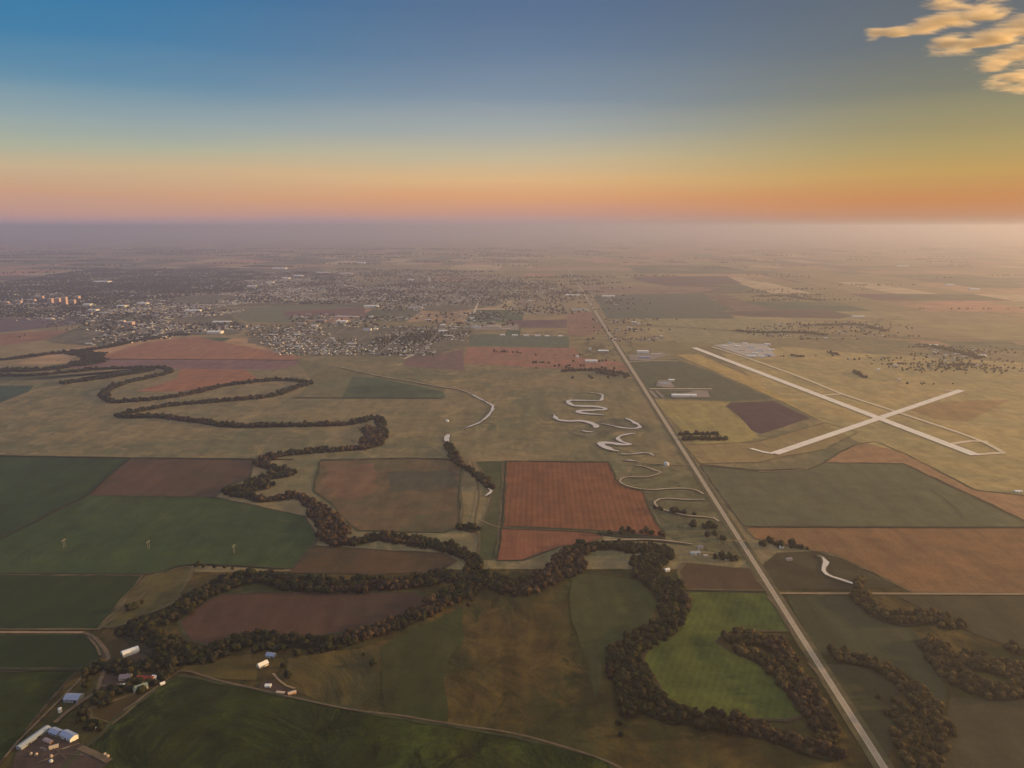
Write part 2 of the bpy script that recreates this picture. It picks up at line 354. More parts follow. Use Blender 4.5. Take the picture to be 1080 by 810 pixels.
# red field and neighbours
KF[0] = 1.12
sheet('field', [(534, 487), (642, 488), (650, 506), (664, 514), (678, 519), (686, 541), (702, 564), (700, 567), (634, 560), (560, 556), (530, 556)], fm((.180, .072, .034), (.150, .064, .032), rows=R(2), row_w=13, row_amp=.13, mott=.5), 'brick red ploughed field with faint upright rows', 'field')
sheet('field', [(529, 557), (560, 557), (634, 563), (636, 568), (620, 573), (590, 577), (575, 582), (553, 591), (524, 591)], fm((.185, .076, .042), (.155, .07, .04), rows=R(2), mott=.3), 'red soil remnant below the brick red field', 'field')
sheet('field', [(503, 487), (531, 487), (523, 590), (503, 590), (505, 560), (520, 520)], fm((.05, .06, .025), (.075, .072, .032)), 'green grass strip beside the brick red field', 'field')
sheet('field', [(338, 486), (430, 484), (488, 486), (484, 520), (486, 556), (467, 562), (415, 561), (377, 560), (364, 548), (348, 530), (330, 518)], fm((.135, .085, .045), (.085, .074, .038), mott=.5, big=.006), 'mottled tan field inside the wooded bend', 'field')
sheet('field', [(343, 491), (394, 489), (398, 515), (385, 527), (352, 525), (340, 505)], fm((.150, .088, .050), (.125, .08, .045)), 'reddish patch in the mottled tan field', 'field', 26)
sheet('field', [(412, 497), (478, 494), (482, 515), (440, 520), (408, 518)], fm((.062, .06, .04), (.08, .07, .04)), 'grey patch in the mottled tan field', 'field', 30)
sheet('field', [(330, 576), (415, 581), (468, 584), (482, 592), (460, 603), (400, 606), (306, 604)], fm((.10, .055, .028), (.055, .042, .022), mott=.4), 'dark brown field above the wooded river', 'field')
# left side
KF[0] = 1.0
sheet('field', [(-300, 480), (0, 480), (138, 483), (92, 522), (40, 548), (0, 568), (-300, 640)], fm((.040, .062, .024), (.028, .046, .019), rows=R(60), mott=.35), 'dark green crop field on the left edge', 'field')
sheet('field', [(138, 483.5), (270, 485), (262, 505), (236, 515), (228, 524), (92, 522.5)], fm((.10, .058, .038), (.075, .055, .036), mott=.3), 'brown fallow field between green crops', 'field')
sheet('field', [(-60, 605), (0, 569), (40, 549), (92, 523), (228, 525), (262, 532), (322, 545), (335, 570), (310, 600), (250, 597), (205, 596), (172, 604), (150, 606)], fm((.050, .072, .025), (.037, .060, .022), rows=R(45), mott=.45, relief=12), 'wide green field with three pale pylons', 'field')
sheet('field', [(-120, 606), (150, 607), (103, 664), (-170, 664)], fm((.030, .044, .014), (.022, .036, .012), rows=R(8), mott=.3), 'dark green field above the gravel road', 'field')
sheet('field', [(-180, 670), (88, 670), (102, 680), (110, 692), (84, 706), (-220, 706)], fm((.023, .036, .010), (.017, .029, .009), rows=R(8), mott=.3), 'dark green field below the gravel road', 'field')
sheet('field', [(-220, 708), (83, 708), (60, 732), (20, 778), (-10, 820), (-200, 860)], fm((.026, .038, .006), (.017, .027, .006), mott=.8, blotch=.7), 'deep green field in the bottom left corner', 'field')
sheet('field', [(155, 608), (196, 597), (205, 600), (187, 634), (155, 649), (120, 662), (108, 661)], fm((.105, .088, .030), (.07, .062, .024), mott=.7), 'rough tan grass beside the wooded river', 'field', 6)
sheet('field', [(187, 657), (207, 641), (233, 628), (280, 624), (364, 625), (440, 625), (452, 633), (430, 645), (405, 655), (376, 665), (330, 672), (260, 672), (246, 670), (225, 682), (200, 676)], fm((.088, .046, .030), (.060, .040, .028), rows=R(86), mott=.3), 'brown ploughed field enclosed by the wooded river', 'field')
sheet('field', [(108, 680), (135, 672), (150, 690), (165, 700), (140, 712), (112, 712)], fm((.060, .048, .020), mott=.6), 'rough farmyard grass beside the white barn', 'field')
sheet('field', [(112, 762), (98, 757), (96, 748), (128, 735), (170, 722), (150, 735), (135, 752), (118, 765)], fm((.062, .045, .016), (.045, .034, .014), mott=.5), 'tan paddock below the farmhouses', 'field')
sheet('field', [(116, 764), (150, 738), (188, 712), (215, 716), (330, 740), (430, 759), (540, 777), (640, 803), (700, 900), (40, 900), (60, 820)], fm((.030, .040, .007), (.021, .027, .006), mott=.9, relief=45, rows=R(70), row_amp=.04, blotch=1.0), 'dark rolling green pasture along the bottom', 'pasture', 5)
sheet('pasture', [(195, 700), (262, 692), (272, 705), (270, 718), (230, 716), (190, 706)], fm((.105, .074, .020), (.060, .052, .016), mott=.6), 'golden grass beside the cream farmhouse', 'pasture', 6)
sheet('pasture', [(305, 694), (345, 689), (380, 684), (400, 680), (403, 705), (396, 730), (375, 748), (330, 738), (300, 722)], fm((.105, .074, .022), (.048, .046, .018), mott=.6, relief=30), 'low grassy knoll above the dirt track', 'pasture', 6)
sheet('pasture', [(402, 682), (440, 662), (488, 640), (490, 668), (470, 700), (470, 762), (404, 752)], fm((.036, .046, .013), (.046, .046, .015), mott=.6, relief=9), 'olive green pasture below the river trees', 'pasture', 8)
sheet('pasture', [(604, 604), (675, 612), (695, 640), (680, 668), (640, 690), (632, 740), (618, 690), (600, 650)], fm((.050, .060, .020), (.064, .062, .022), mott=.5, relief=7), 'green hollow inside the tree bend', 'pasture', 10)
sheet('field', [(722, 624), (808, 625), (822, 645), (834, 667), (800, 666), (764, 668), (757, 678), (775, 690), (800, 700), (825, 722), (850, 755), (830, 761), (780, 758), (740, 752), (705, 740), (690, 715), (678, 695), (685, 680), (710, 665), (728, 640)], fm((.092, .108, .022), (.052, .076, .020), rows=R(24), row_w=11, row_amp=.07, mott=.75), 'bright green hayfield with mown lines', 'field')
sheet('pasture', [(628, 446), (645, 441), (668, 444), (684, 450), (676, 456), (655, 454), (640, 460), (618, 462), (600, 457), (612, 450)], fm((.125, .115, .070), (.085, .082, .055), mott=.7, blotch=.5), 'dark wet meadow between the pale creek loops', 'wet meadow', 10)
sheet('pasture', [(670, 488), (700, 490), (735, 505), (770, 555), (785, 590), (720, 575), (700, 560), (690, 540), (680, 520), (655, 512)], fm((.125, .115, .058), (.080, .080, .044), mott=.8, blotch=.6), 'brushy bottomland around the dry creek loops', 'wet meadow', 8)
sheet('field', [(722, 594), (790, 600), (808, 623), (722, 622), (716, 604)], fm((.085, .052, .030), (.07, .05, .028), mott=.3), 'brown fallow field above the bright hayfield', 'field')
sheet('field', [(830, 629), (903, 629), (912, 648), (955, 660), (985, 690), (1000, 735), (985, 745), (950, 705), (900, 692), (864, 690)], fm((.058, .060, .030), (.050, .052, .027), mott=.3), 'grey green field between road and trees', 'field')
sheet('field', [(870, 702), (915, 706), (945, 722), (950, 760), (935, 800), (925, 800)], fm((.050, .050, .022), (.054, .046, .022), mott=.4), 'olive field enclosed by trees near the road', 'field')
sheet('pasture', [(1003, 735), (1060, 740), (1160, 738), (1200, 860), (960, 860), (985, 800)], fm((.060, .052, .028), (.052, .046, .026), mott=.35), 'plain olive pasture in the bottom right', 'pasture')
sheet('pasture', [(945, 629), (1200, 629), (1200, 690), (1090, 690), (1030, 670), (1000, 655)], fm((.064, .056, .028), (.058, .05, .026), mott=.4), 'olive pasture below the east road', 'pasture')
sheet('pasture', [(820, 583), (862, 582), (890, 590), (950, 620), (900, 622), (818, 622), (800, 598)], fm((.070, .060, .032), mott=.4), 'rough grass beside the winding creek', 'pasture', 6)
# bare yards
YARD = fm((.070, .048, .038), (.050, .038, .032), mott=.6, big=.02)
sheet('farmyard', [(16, 796), (36, 780), (50, 771), (64, 780), (84, 783), (96, 790), (116, 804), (108, 812), (70, 816), (10, 818)], YARD, 'brown muddy cattle yard behind the long shed', 'farmyard')
sheet('farmyard', [(132, 691), (150, 684), (158, 690), (153, 696), (142, 697)], YARD, 'dark bare yard beside the white barn', 'farmyard')
sheet('farmyard', [(276, 722), (284, 716), (296, 724), (312, 727), (311, 735), (290, 734), (272, 728)], YARD, 'bare dirt yard on the track', 'farmyard')
sheet('farmyard', [(110, 712), (140, 708), (165, 712), (172, 722), (140, 730), (108, 728)], YARD, 'bare ground among the farmhouses', 'farmyard')
TOWNG = field_mat('town_ground_surface', (.155, .135, .085), (.095, .09, .055), mott=.9, blotch=.4)
for P, lab in (([(48, 360), (88, 342), (110, 323), (180, 315), (262, 319), (230, 326), (250, 337), (262, 344), (250, 353), (180, 353), (110, 366), (60, 362)], 'grey built up land of the riverside town'),
               ([(262, 345), (490, 345), (498, 352), (486, 368), (452, 376), (370, 376), (330, 375), (262, 362)], 'ground of the southern suburb'),
               ([(-200, 300), (0, 298), (90, 284), (230, 282), (340, 284), (390, 300), (430, 292), (525, 305), (528, 322), (470, 330), (390, 322), (300, 322), (228, 325), (120, 325), (0, 330), (-200, 332)], 'ground of the tree filled old town')):
    sheet('town_ground', P, TOWNG, lab, 'town ground', 40)
zt = zf[0] + .05

# weedy headlands along the edges of the nearer fields
MV, MF, MM_ = [], [], []
for i, ring in enumerate(MARG):
    V, Fc = ribbon(ring + [ring[0]], 5.0, zt + .012 * i, .00002, 4.5, i * 3.1)
    k = len(MV); MV += V; MF += [tuple(a + k for a in f) for f in Fc]; MM_ += [i % 3] * len(Fc)
zt += .012 * len(MARG) + .05
MGM = [plain_mat('headland_weeds_' + n_, c, .95, .5, .04) for n_, c in (('tan', (.115, .09, .042)), ('green', (.045, .05, .02)), ('brown', (.06, .045, .028)))]
tag(mesh_obj('field_margins', MV, MF, MGM, fm=MM_), 'weedy headlands along the edges of the nearer fields', 'field margins', kind='structure')
# ------------------------------------------------------------------ roads, runways
M['asphalt'] = plain_mat('road_asphalt', (.34, .28, .21), .9, .15, .08)
M['verge'] = plain_mat('road_verge', (.10, .085, .042), .95, .4, .05)
M['gravel'] = plain_mat('gravel_road_surface', (.25, .18, .11), .95, .25, .08)
M['dirt'] = plain_mat('dirt_track_surface', (.13, .095, .06), .95, .35, .06)
M['concrete'] = plain_mat('runway_concrete', (.74, .67, .58), .85, .14, .03)
M['taxi'] = plain_mat('taxiway_surface', (.60, .50, .35), .9, .15, .03)
M['paint'] = plain_mat('runway_paint', (.75, .72, .66), .8, .1, .1)
M['yellow'] = plain_mat('yellow_line_paint', (.6, .42, .08), .8, .1, .1)
M['apron'] = plain_mat('apron_surface', (.40, .36, .32), .9, .2, .03)
M['lot'] = plain_mat('parking_lot_surface', (.24, .20, .165), .9, .2, .03)
def road(name, px, width, mat, label, cat, z=None, jit=0.0, ground=False, smooth=True, dz=.0006):
    pts = px if ground else [G(*q) for q in px]
    line = spline(pts, 18) if smooth else [Vector(p) for p in pts]
    global zt
    if z is None: z = zt; zt += .012
    V, Fc = ribbon(line, width, z, dz, jit)
    return tag(mesh_obj(name, V, Fc, mat), label, cat, kind='structure')
A_ = Vector(G(932, 810)); B_ = Vector(G(601.5, 287)); D_ = (B_ - A_).normalized()
far_end = B_ + D_ * 2500; near_end = A_ - D_ * 1500
hw = [near_end + (far_end - near_end) * (i / 80) for i in range(81)]
V, Fc = ribbon(hw, lambda t: 26 + 16 * min(1, max(0, t - .2) * 4), zt, .001); zt += .1
tag(mesh_obj('road_verge', V, Fc, M['verge']), 'mown verge of the long straight road', 'verge', kind='structure')
V, Fc = ribbon(hw, lambda t: 9.5 + 18 * min(1, max(0, t - .17) * 3), zt, .001); ZH = zt; zt += .1
tag(mesh_obj('road', V, Fc, M['asphalt']), 'long straight pale road running to the horizon', 'road', kind='structure')
Vm, Fm, mi = [], [], []
nrm = Vector((-D_.y, D_.x)); Lh = (far_end - near_end).length
def mark(s, off, ln, wd, mat_i, z):
    k = len(Vm); c = near_end + D_ * s + nrm * off
    for a, b in ((0, -1), (ln, -1), (ln, 1), (0, 1)):
        q = c + D_ * a + nrm * (b * wd / 2); Vm.append((q.x, q.y, z + .001 * 80 * (s + ln) / Lh + .012))
    Fm.append((k, k + 1, k + 2, k + 3)); mi.append(mat_i)
for s in range(0, 5200, 12): mark(s, 0, 3.5, .18, 1, ZH)
for s in range(0, 5200, 100):
    mark(s, 3.6, 100, .16, 0, ZH); mark(s, -3.6, 100, .16, 0, ZH)
tag(mesh_obj('road_markings', Vm, Fm, [M['paint'], M['yellow']], fm=mi), 'white edge lines and yellow dashes on the long straight road', 'road markings', kind='structure')
road('road', [(822, 626.3), (1080, 627.2), (1500, 628.6)], 7.5, M['gravel'], 'pale east road meeting the long straight road', 'road')
road('road', [(-260, 667), (0, 667.5), (88, 667.8)], 6.5, M['gravel'], 'gravel road between the dark green fields', 'road')
road('road', [(88, 667.8), (97, 671), (105, 678), (112, 687), (114.5, 694), (112, 705), (106, 718), (104, 726), (98, 733), (84, 742), (70, 752), (58, 763)], 6, M['dirt'], 'curving farm lane past the white barn', 'road')
road('track', [(93, 672), (102, 683), (106, 692)], 3, M['dirt'], 'worn inner track beside the farm lane', 'track')
road('track', [(104, 665), (120, 652), (140, 637), (155, 624)], 3, M['dirt'], 'field track along the rough tan grass', 'track')
road('road', [(106, 724), (118, 724), (128, 722)], 5, M['dirt'], 'short drive to the farmhouses', 'road')
road('road', [(130, 750), (146, 740), (160, 729), (175, 718), (189, 708.5), (200, 709), (233, 719), (273, 728), (312, 737), (369, 749), (415, 754.5), (480, 765), (540, 774), (590, 787), (645, 806), (700, 840)], 3.2, M['dirt'], 'dirt track across the bottom pasture', 'track', jit=1.0)
road('track', [(288, 711), (294, 718), (302, 724), (311, 727)], 3.5, M['gravel'], 'pale drive below the cream farmhouse', 'track')
road('track', [(5, 800), (20, 782), (34, 768), (60, 742), (82, 720), (98, 700)], 3.5, M['dirt'], 'track along the corner of the deep green field', 'track')
road('track', [(84, 789), (98, 795), (116, 804)], 9, M['dirt'], 'bare drive leaving the muddy yard', 'track')
road('track', [(809, 630), (816, 637), (826, 649), (833, 661), (836.5, 671)], 4, M['dirt'], 'old track beside the long straight road', 'track')
road('track', [(852, 700), (862, 710), (868, 718)], 3.5, M['dirt'], 'short bare strip beside the road', 'track')
road('road', [(685, 410.3), (751, 410.4)], 11, M['taxi'], 'side road to the long white warehouse', 'road', smooth=False)
road('road', [(660, 382), (700, 380.5), (716, 381)], 9, M['taxi'], 'side road to the white hangar shed', 'road', smooth=False)
road('road', [(706, 490.7), (727, 491.2)], 6, M['gravel'], 'drive to the white tank', 'road', smooth=False)
road('track', [(757, 571.5), (770, 570.6), (786, 571.2)], 4, M['gravel'], 'pale drive crossing the long straight road', 'track')
road('track', [(728, 585), (745, 584.5), (770, 586.5), (790, 588)], 3.5, M['dirt'], 'farm drive among the roadside trees', 'track')
road('track', [(979, 514), (1000, 529), (1016, 543), (1018, 549)], 4, M['verge'], 'grass waterway through the grey green field', 'track')
road('track', [(498, 488), (505, 520), (501, 550), (506, 575), (500, 596)], 4, M['verge'], 'field edge track near the red field', 'track')
road('track', [(493, 486), (486, 510), (488, 540), (485, 552)], 4, M['verge'], 'green edge strip of the mottled tan field', 'track')
road('track', [(527, 557), (515, 553), (505, 548)], 3, M['gravel'], 'short pale track beside the red field', 'track')
road('track', [(800, 498), (830, 497), (852, 495)], 5, M['gravel'], 'pale strip at the top of the grey green field', 'track')
road('road', [(-100, 344.5), (262, 342), (380, 343.5), (480, 345), (560, 345.5), (612, 344)], 14, M['gravel'], 'pale cross road below the town', 'road')
road('road', [(635, 341), (730, 346), (800, 351), (860, 352.5), (920, 356), (960, 357), (1080, 360), (1400, 366)], 22, M['dirt'], 'far road behind the airport', 'road')
road('road', [(500, 330), (506, 315)], 16, M['taxi'], 'pale street at the edge of the town', 'road', smooth=False)
road('road', [(437, 374), (426, 379)], 12, M['taxi'], 'pale lane leaving the suburb', 'road', smooth=False)
road('road', [(424, 384), (418, 385)], 10, M['taxi'], 'stub of lane below the suburb', 'road', smooth=False)
road('hedge_margin', [(529, 557.5), (634, 562), (702, 570)], 5, M['verge'], 'grass margin below the red field', 'field margin')
M['hedge'] = plain_mat('hedgerow_strip_surface', (.026, .028, .014), .95, .4, .05)
for px, wd, lb in (([(-120, 605.5), (0, 605.6), (150, 606.3)], 4, 'dark weedy line between two green fields'), ([(-200, 707), (0, 707.2), (84, 707.4)], 6, 'dark weedy line below the gravel road field'),
      ([(138, 483.4), (118, 499), (92, 522.4), (60, 538), (40, 549), (0, 569)], 7, 'dark diagonal ditch between green fields'), ([(-100, 480.3), (138, 483.2), (262, 484.5), (310, 485)], 7, 'dark fence line at the top of the green fields'),
      ([(310, 419.8), (467, 420.3)], 10, 'dark lower edge of the olive green field'), ([(262, 322), (300, 322)], 10, 'dark line in the town'), ([(338, 485.3), (430, 483.5), (488, 485.5)], 5, 'dark fence line above the mottled tan field'),
      ([(533, 486.6), (642, 487.5)], 5, 'dark upper edge of the brick red field'), ([(533, 487), (529, 557), (524, 590)], 4, 'dark left edge of the brick red field'),
      ([(784, 556.1), (930, 556.8), (1100, 556.9)], 4, 'dark line between green and orange fields'), ([(722, 623.6), (808, 624.6)], 3.5, 'dark line above the bright hayfield'), ([(630, 563), (660, 566), (702, 568)], 14, 'dark ditch below the brick red field'),
      ([(172, 604), (186, 598), (205, 595.5), (250, 597.5), (300, 601)], 4, 'dark edge of the wide green field'), ([(738, 490.4), (800, 496), (850, 494.6)], 5, 'dark upper edge of the grey green field'), ([(98, 379), (200, 379.3), (314, 380)], 10, 'dark line under the large orange field')):
    road('hedgerow', px, wd, M['hedge'], lb, 'field margin', jit=2.5)
# airport
road('taxiway', [(751, 366), (790, 378.5), (849, 400), (888, 415.8), (943, 434), (1025.6, 462), (1059, 478)], 15, M['taxi'], 'narrow taxiway parallel to the long runway', 'taxiway')
road('taxiway', [(1059, 478), (1028, 480)], 17, M['taxi'], 'taxiway end joining the long runway', 'taxiway', smooth=False)
road('taxiway', [(867, 417.3), (888, 415.8)], 17, M['taxi'], 'upper cross link of the taxiway', 'taxiway', smooth=False)
road('taxiway', [(1001, 469), (1024, 465.6), (1042, 466.2)], 17, M['taxi'], 'lower cross link of the taxiway', 'taxiway', smooth=False)
road('taxiway', [(792, 473.5), (806, 477.4), (816, 479)], 14, M['concrete'], 'short spur at the lower runway end', 'taxiway')
road('taxiway', [(988, 410), (1000, 412), (1011, 412.5)], 12, M['taxi'], 'short spur at the upper runway end', 'taxiway')
r2a, r2b = Vector(G(817, 479)), Vector(G(1014, 412)); r1a, r1b = Vector(G(732, 367)), Vector(G(1029, 480.5))
road('runway', [r2a, r2b], 28, M['concrete'], 'shorter pale runway crossing the long one', 'runway', ground=True, smooth=False)
road('runway', [r1a, r1b], 35, M['concrete'], 'long pale concrete runway', 'runway', ground=True, smooth=False)
Vm, Fm = [], []; ZR = zt; zt += .03
def runmarks(a, b, wd, z):
    d = (b - a).normalized(); nn = Vector((-d.y, d.x)); Ln = (b - a).length
    def q(s, o, ln, w2):
        k = len(Vm)
        for u, v in ((0, -1), (ln, -1), (ln, 1), (0, 1)):
            p = a + d * (s + u) + nn * (o + v * w2 / 2); Vm.append((p.x, p.y, z))
        Fm.append((k, k + 1, k + 2, k + 3))
    s = 120
    while s < Ln - 160: q(s, 0, 36, .9); s += 60
    for e in (12, Ln - 57):
        for k in range(-3, 4):
            if k: q(e, k * wd / 8.5, 45, wd / 15)
    for e in (310, Ln - 350):
        q(e, wd * .28, 40, 3.5); q(e, -wd * .28, 40, 3.5)
runmarks(r1a, r1b, 31, ZR)
runmarks(r2a, r2b, 25, ZR + .006)
tag(mesh_obj('runway_markings', Vm, Fm, M['paint']), 'white centre and threshold bars on both runways', 'runway markings', kind='structure')
zf[0] = zt
sheet('apron', [(752, 364.5), (771, 362), (808, 363), (819, 376.5), (791, 377.5)], M['apron'], 'grey apron of the airport terminal area', 'apron', 0)
for a_, b_, w_ in (((686, 412.5), (693, 420), 14), ((692, 412.5), (700, 420), 12), ((706, 412.3), (752, 412.3), 9)):
    road('parking_lot', [a_, b_], w_, M['lot'], 'parking strip beside the long white warehouse', 'yard', smooth=False)
zf[0] = zt
sheet('parking_lot', [(733, 412.5), (746, 412.8), (749, 419.5), (712, 420), (712, 418)], M['lot'], 'paved yard of the long white warehouse', 'yard', 0)
sheet('parking_lot', [(694, 401.5), (706, 401), (712, 409), (704, 409.5), (692, 407.5)], M['lot'], 'paved yard of the two small sheds', 'yard', 0)
sheet('parking_lot', [(664, 375), (700, 372), (704, 375), (684, 381), (664, 380)], M['lot'], 'paved yard of the white hangar shed', 'yard', 0)
sheet('parking_lot', [(500, 343), (546, 342), (548, 348.5), (500, 348.5)], M['lot'], 'pale paved lot beside the cross road', 'yard', 0)
zt = zf[0]

# ------------------------------------------------------------------ water
wm, nt, b = nodemat('river_water', .12, .5)
b.inputs['Base Color'].default_value = (.62, .56, .50, 1)
bp = nt.nodes.new('ShaderNodeBump'); bp.inputs['Strength'].default_value = .15; bp.inputs['Distance'].default_value = .3
nzw = nt.nodes.new('ShaderNodeTexNoise'); nzw.inputs['Scale'].default_value = .4; nt.links.new(posmap(nt), nzw.inputs['Vector']); nt.links.new(nzw.outputs['Fac'], bp.inputs['Height']); nt.links.new(bp.outputs[0], b.inputs['Normal'])
M['water'] = wm
M['bank'] = plain_mat('river_bank_soil', (.085, .075, .045), .95, .3, .03)
M['sand'] = plain_mat('dry_channel_sand', (.42, .34, .24), .95, .25, .03)
RIV = [
 ([(618, 414), (634, 416.5), (635, 420), (633, 423), (618, 423), (602, 422.8), (599, 425), (606, 428.5), (624, 429), (636, 430.5), (638, 432.5), (624, 433.2), (611, 434), (610, 435.5), (620, 437), (637, 438)], lambda t: 6 + 13 * min(1, t * 2)),
 ([(584, 437.6), (588, 443), (600, 444.8), (612, 444.4), (622, 446.3), (629, 450), (628, 452)], lambda t: 14 + 6 * t),
 ([(614, 454.8), (619, 456), (625, 456.3)], 15.0),
 ([(660, 441.5), (667, 445), (675, 450), (672, 452.4), (660, 452.3), (647, 450), (634, 447)], lambda t: 15 - 10 * t),
 ([(670, 457.6), (660, 459), (654, 461), (651, 463.5), (656, 466.5), (665, 469.3), (656, 469.6), (644, 467.8), (634, 468), (637, 471.5), (645, 475), (653, 476.6)], lambda t: 8 + 14 * min(1, t * 1.4)),
 ([(655, 479.6), (664, 479.8), (676, 478.5), (685, 478.7), (690, 481.5)], 7.0),
 ([(657, 486), (665, 486.3), (672, 487.4)], 7.0),
 ([(862, 586.5), (867, 589), (870, 594), (869, 600), (872, 607), (885, 612), (904, 618), (911, 619.6)], 7.0),
 ([(497, 416), (508, 422), (517, 427), (520, 430), (516, 438), (505, 446.5), (488, 453)], 8.0),
 ([(473, 459), (471, 463), (472, 467)], 16.0),
 ([(514, 516), (518, 518.5), (516, 522), (512, 524)], 7.0),
]
DRY = [
 ([(670, 491.5), (680, 493), (690, 496.5), (697, 499), (690, 502), (678, 504), (662, 504), (655, 506), (654, 509), (662, 513.5), (676, 516.5), (690, 517.3), (710, 516), (725, 516.3), (735, 518), (742, 522)], 4.5),
 ([(743, 527.5), (725, 527.8), (705, 526.6), (695, 527.5), (691, 530), (692, 534), (702, 539), (714, 542.5), (727, 545), (742, 546), (753, 547.5), (758, 551)], 4.5),
 ([(360, 388), (400, 397), (430, 402), (462, 408), (480, 410.5), (490, 413), (497, 416)], 6.0),
 ([(638, 571), (670, 570), (700, 571), (730, 575)], 4.0),
]
allw = []
for i, (px, wd) in enumerate(RIV):
    ln = spline([G(*q) for q in px], 12); allw.append(ln)
    wf = wd if callable(wd) else (lambda t, w_=wd: w_)
    V, Fc = ribbon(ln, lambda t, f=wf: f(t) + 5, zt + .02 * i, .0004, 3)
    tag(mesh_obj('river_bank', V, Fc, M['bank']), 'muddy dark bank around a pale loop of the creek', 'river bank', kind='structure')
    V, Fc = ribbon(ln, lambda t, f=wf: f(t) * (.45 + .55 * min(1, 8 * t, 8 * (1 - t))) * (1 + .55 * mnoise.noise((t * 9, i * 3.7, 1))), zt + .5 + .02 * i, .0004, 4.5, 3)
    tag(mesh_obj('water', V, Fc, M['water']), 'pale winding reach of creek water', 'creek', kind='structure')
for i, (px, wd) in enumerate(DRY):
    ln = spline([G(*q) for q in px], 12)
    V, Fc = ribbon(ln, wd + 7, zt + .25 + .02 * i, .0004, 6, 2)
    tag(mesh_obj('river_bank', V, Fc, M['bank']), 'dark vegetated bank of a dry creek loop', 'river bank', kind='structure')
    V, Fc = ribbon(ln, wd, zt + .75 + .02 * i, .0004, 2.5, 5)
    tag(mesh_obj('dry_channel_path', V, Fc, M['sand']), 'pale sandy bed of a dry creek loop', 'creek bed', kind='structure')
ZU = zt + .45

# ------------------------------------------------------------------ trees
CROWN_COLS = [(.022, .028, .012), (.030, .032, .014), (.040, .034, .020), (.052, .040, .024), (.034, .027, .018), (.060, .048, .024), (.045, .050, .018)]
def crown_mat(name, obj):
    m, nt, b, col = island_mat(name, CROWN_COLS, .9, obj, .1)
    f = noise_fac(nt, posmap(nt), .55, 3, .7, .3, .7)
    k = mixrgb(nt, f, (.55, .55, .55), (2.3, 2.1, 1.75)); nt.links.new(mixrgb(nt, 1.0, col, k, 'MULTIPLY'), b.inputs['Base Color'])
    return m
TONES = {'green': [(0.009, 0.014, 0.006), (0.012, 0.016, 0.007), (0.010, 0.011, 0.007), (0.021, 0.022, 0.009), (0.014, 0.014, 0.009), (0.031, 0.027, 0.011), (0.017, 0.021, 0.007)],
         'brown': [(0.015, 0.011, 0.009), (0.025, 0.017, 0.012), (0.019, 0.016, 0.010), (0.037, 0.026, 0.017), (0.016, 0.012, 0.010), (0.029, 0.022, 0.014), (0.053, 0.038, 0.024)],
         'olive': [(0.021, 0.019, 0.009), (0.031, 0.026, 0.011), (0.026, 0.024, 0.010), (0.043, 0.033, 0.015), (0.022, 0.019, 0.010), (0.037, 0.031, 0.012), (0.059, 0.045, 0.019)]}  # lightest tones paint sun-caught highlights into the crown colours
CM, CMM = {}, {}
for k_, v_ in TONES.items():
    CROWN_COLS = v_; CM[k_] = crown_mat('tree_foliage_' + k_, True); CMM[k_] = crown_mat('woodland_foliage_' + k_, False)
def tone(key, x, y):
    if key == 'F' or (key == 'U' and x < -330 and y < 1500) : return 'green'
    if key in 'RE': return 'olive'
    if key == 'L': return 'olive' if mnoise.noise((x * .01, y * .01, 2)) > 0 else 'brown'
    if key == 'T': return 'green'
    if x < -1500: return 'green'
    return 'brown' if mnoise.noise((x * .006, y * .006, 5)) > .12 else 'green'
M['bark'] = plain_mat('tree_bark', (.10, .075, .055), .95, .3, 2.0)
M['under'] = field_mat('undergrowth_surface', (.035, .030, .018), (.022, .024, .012), mott=.8)

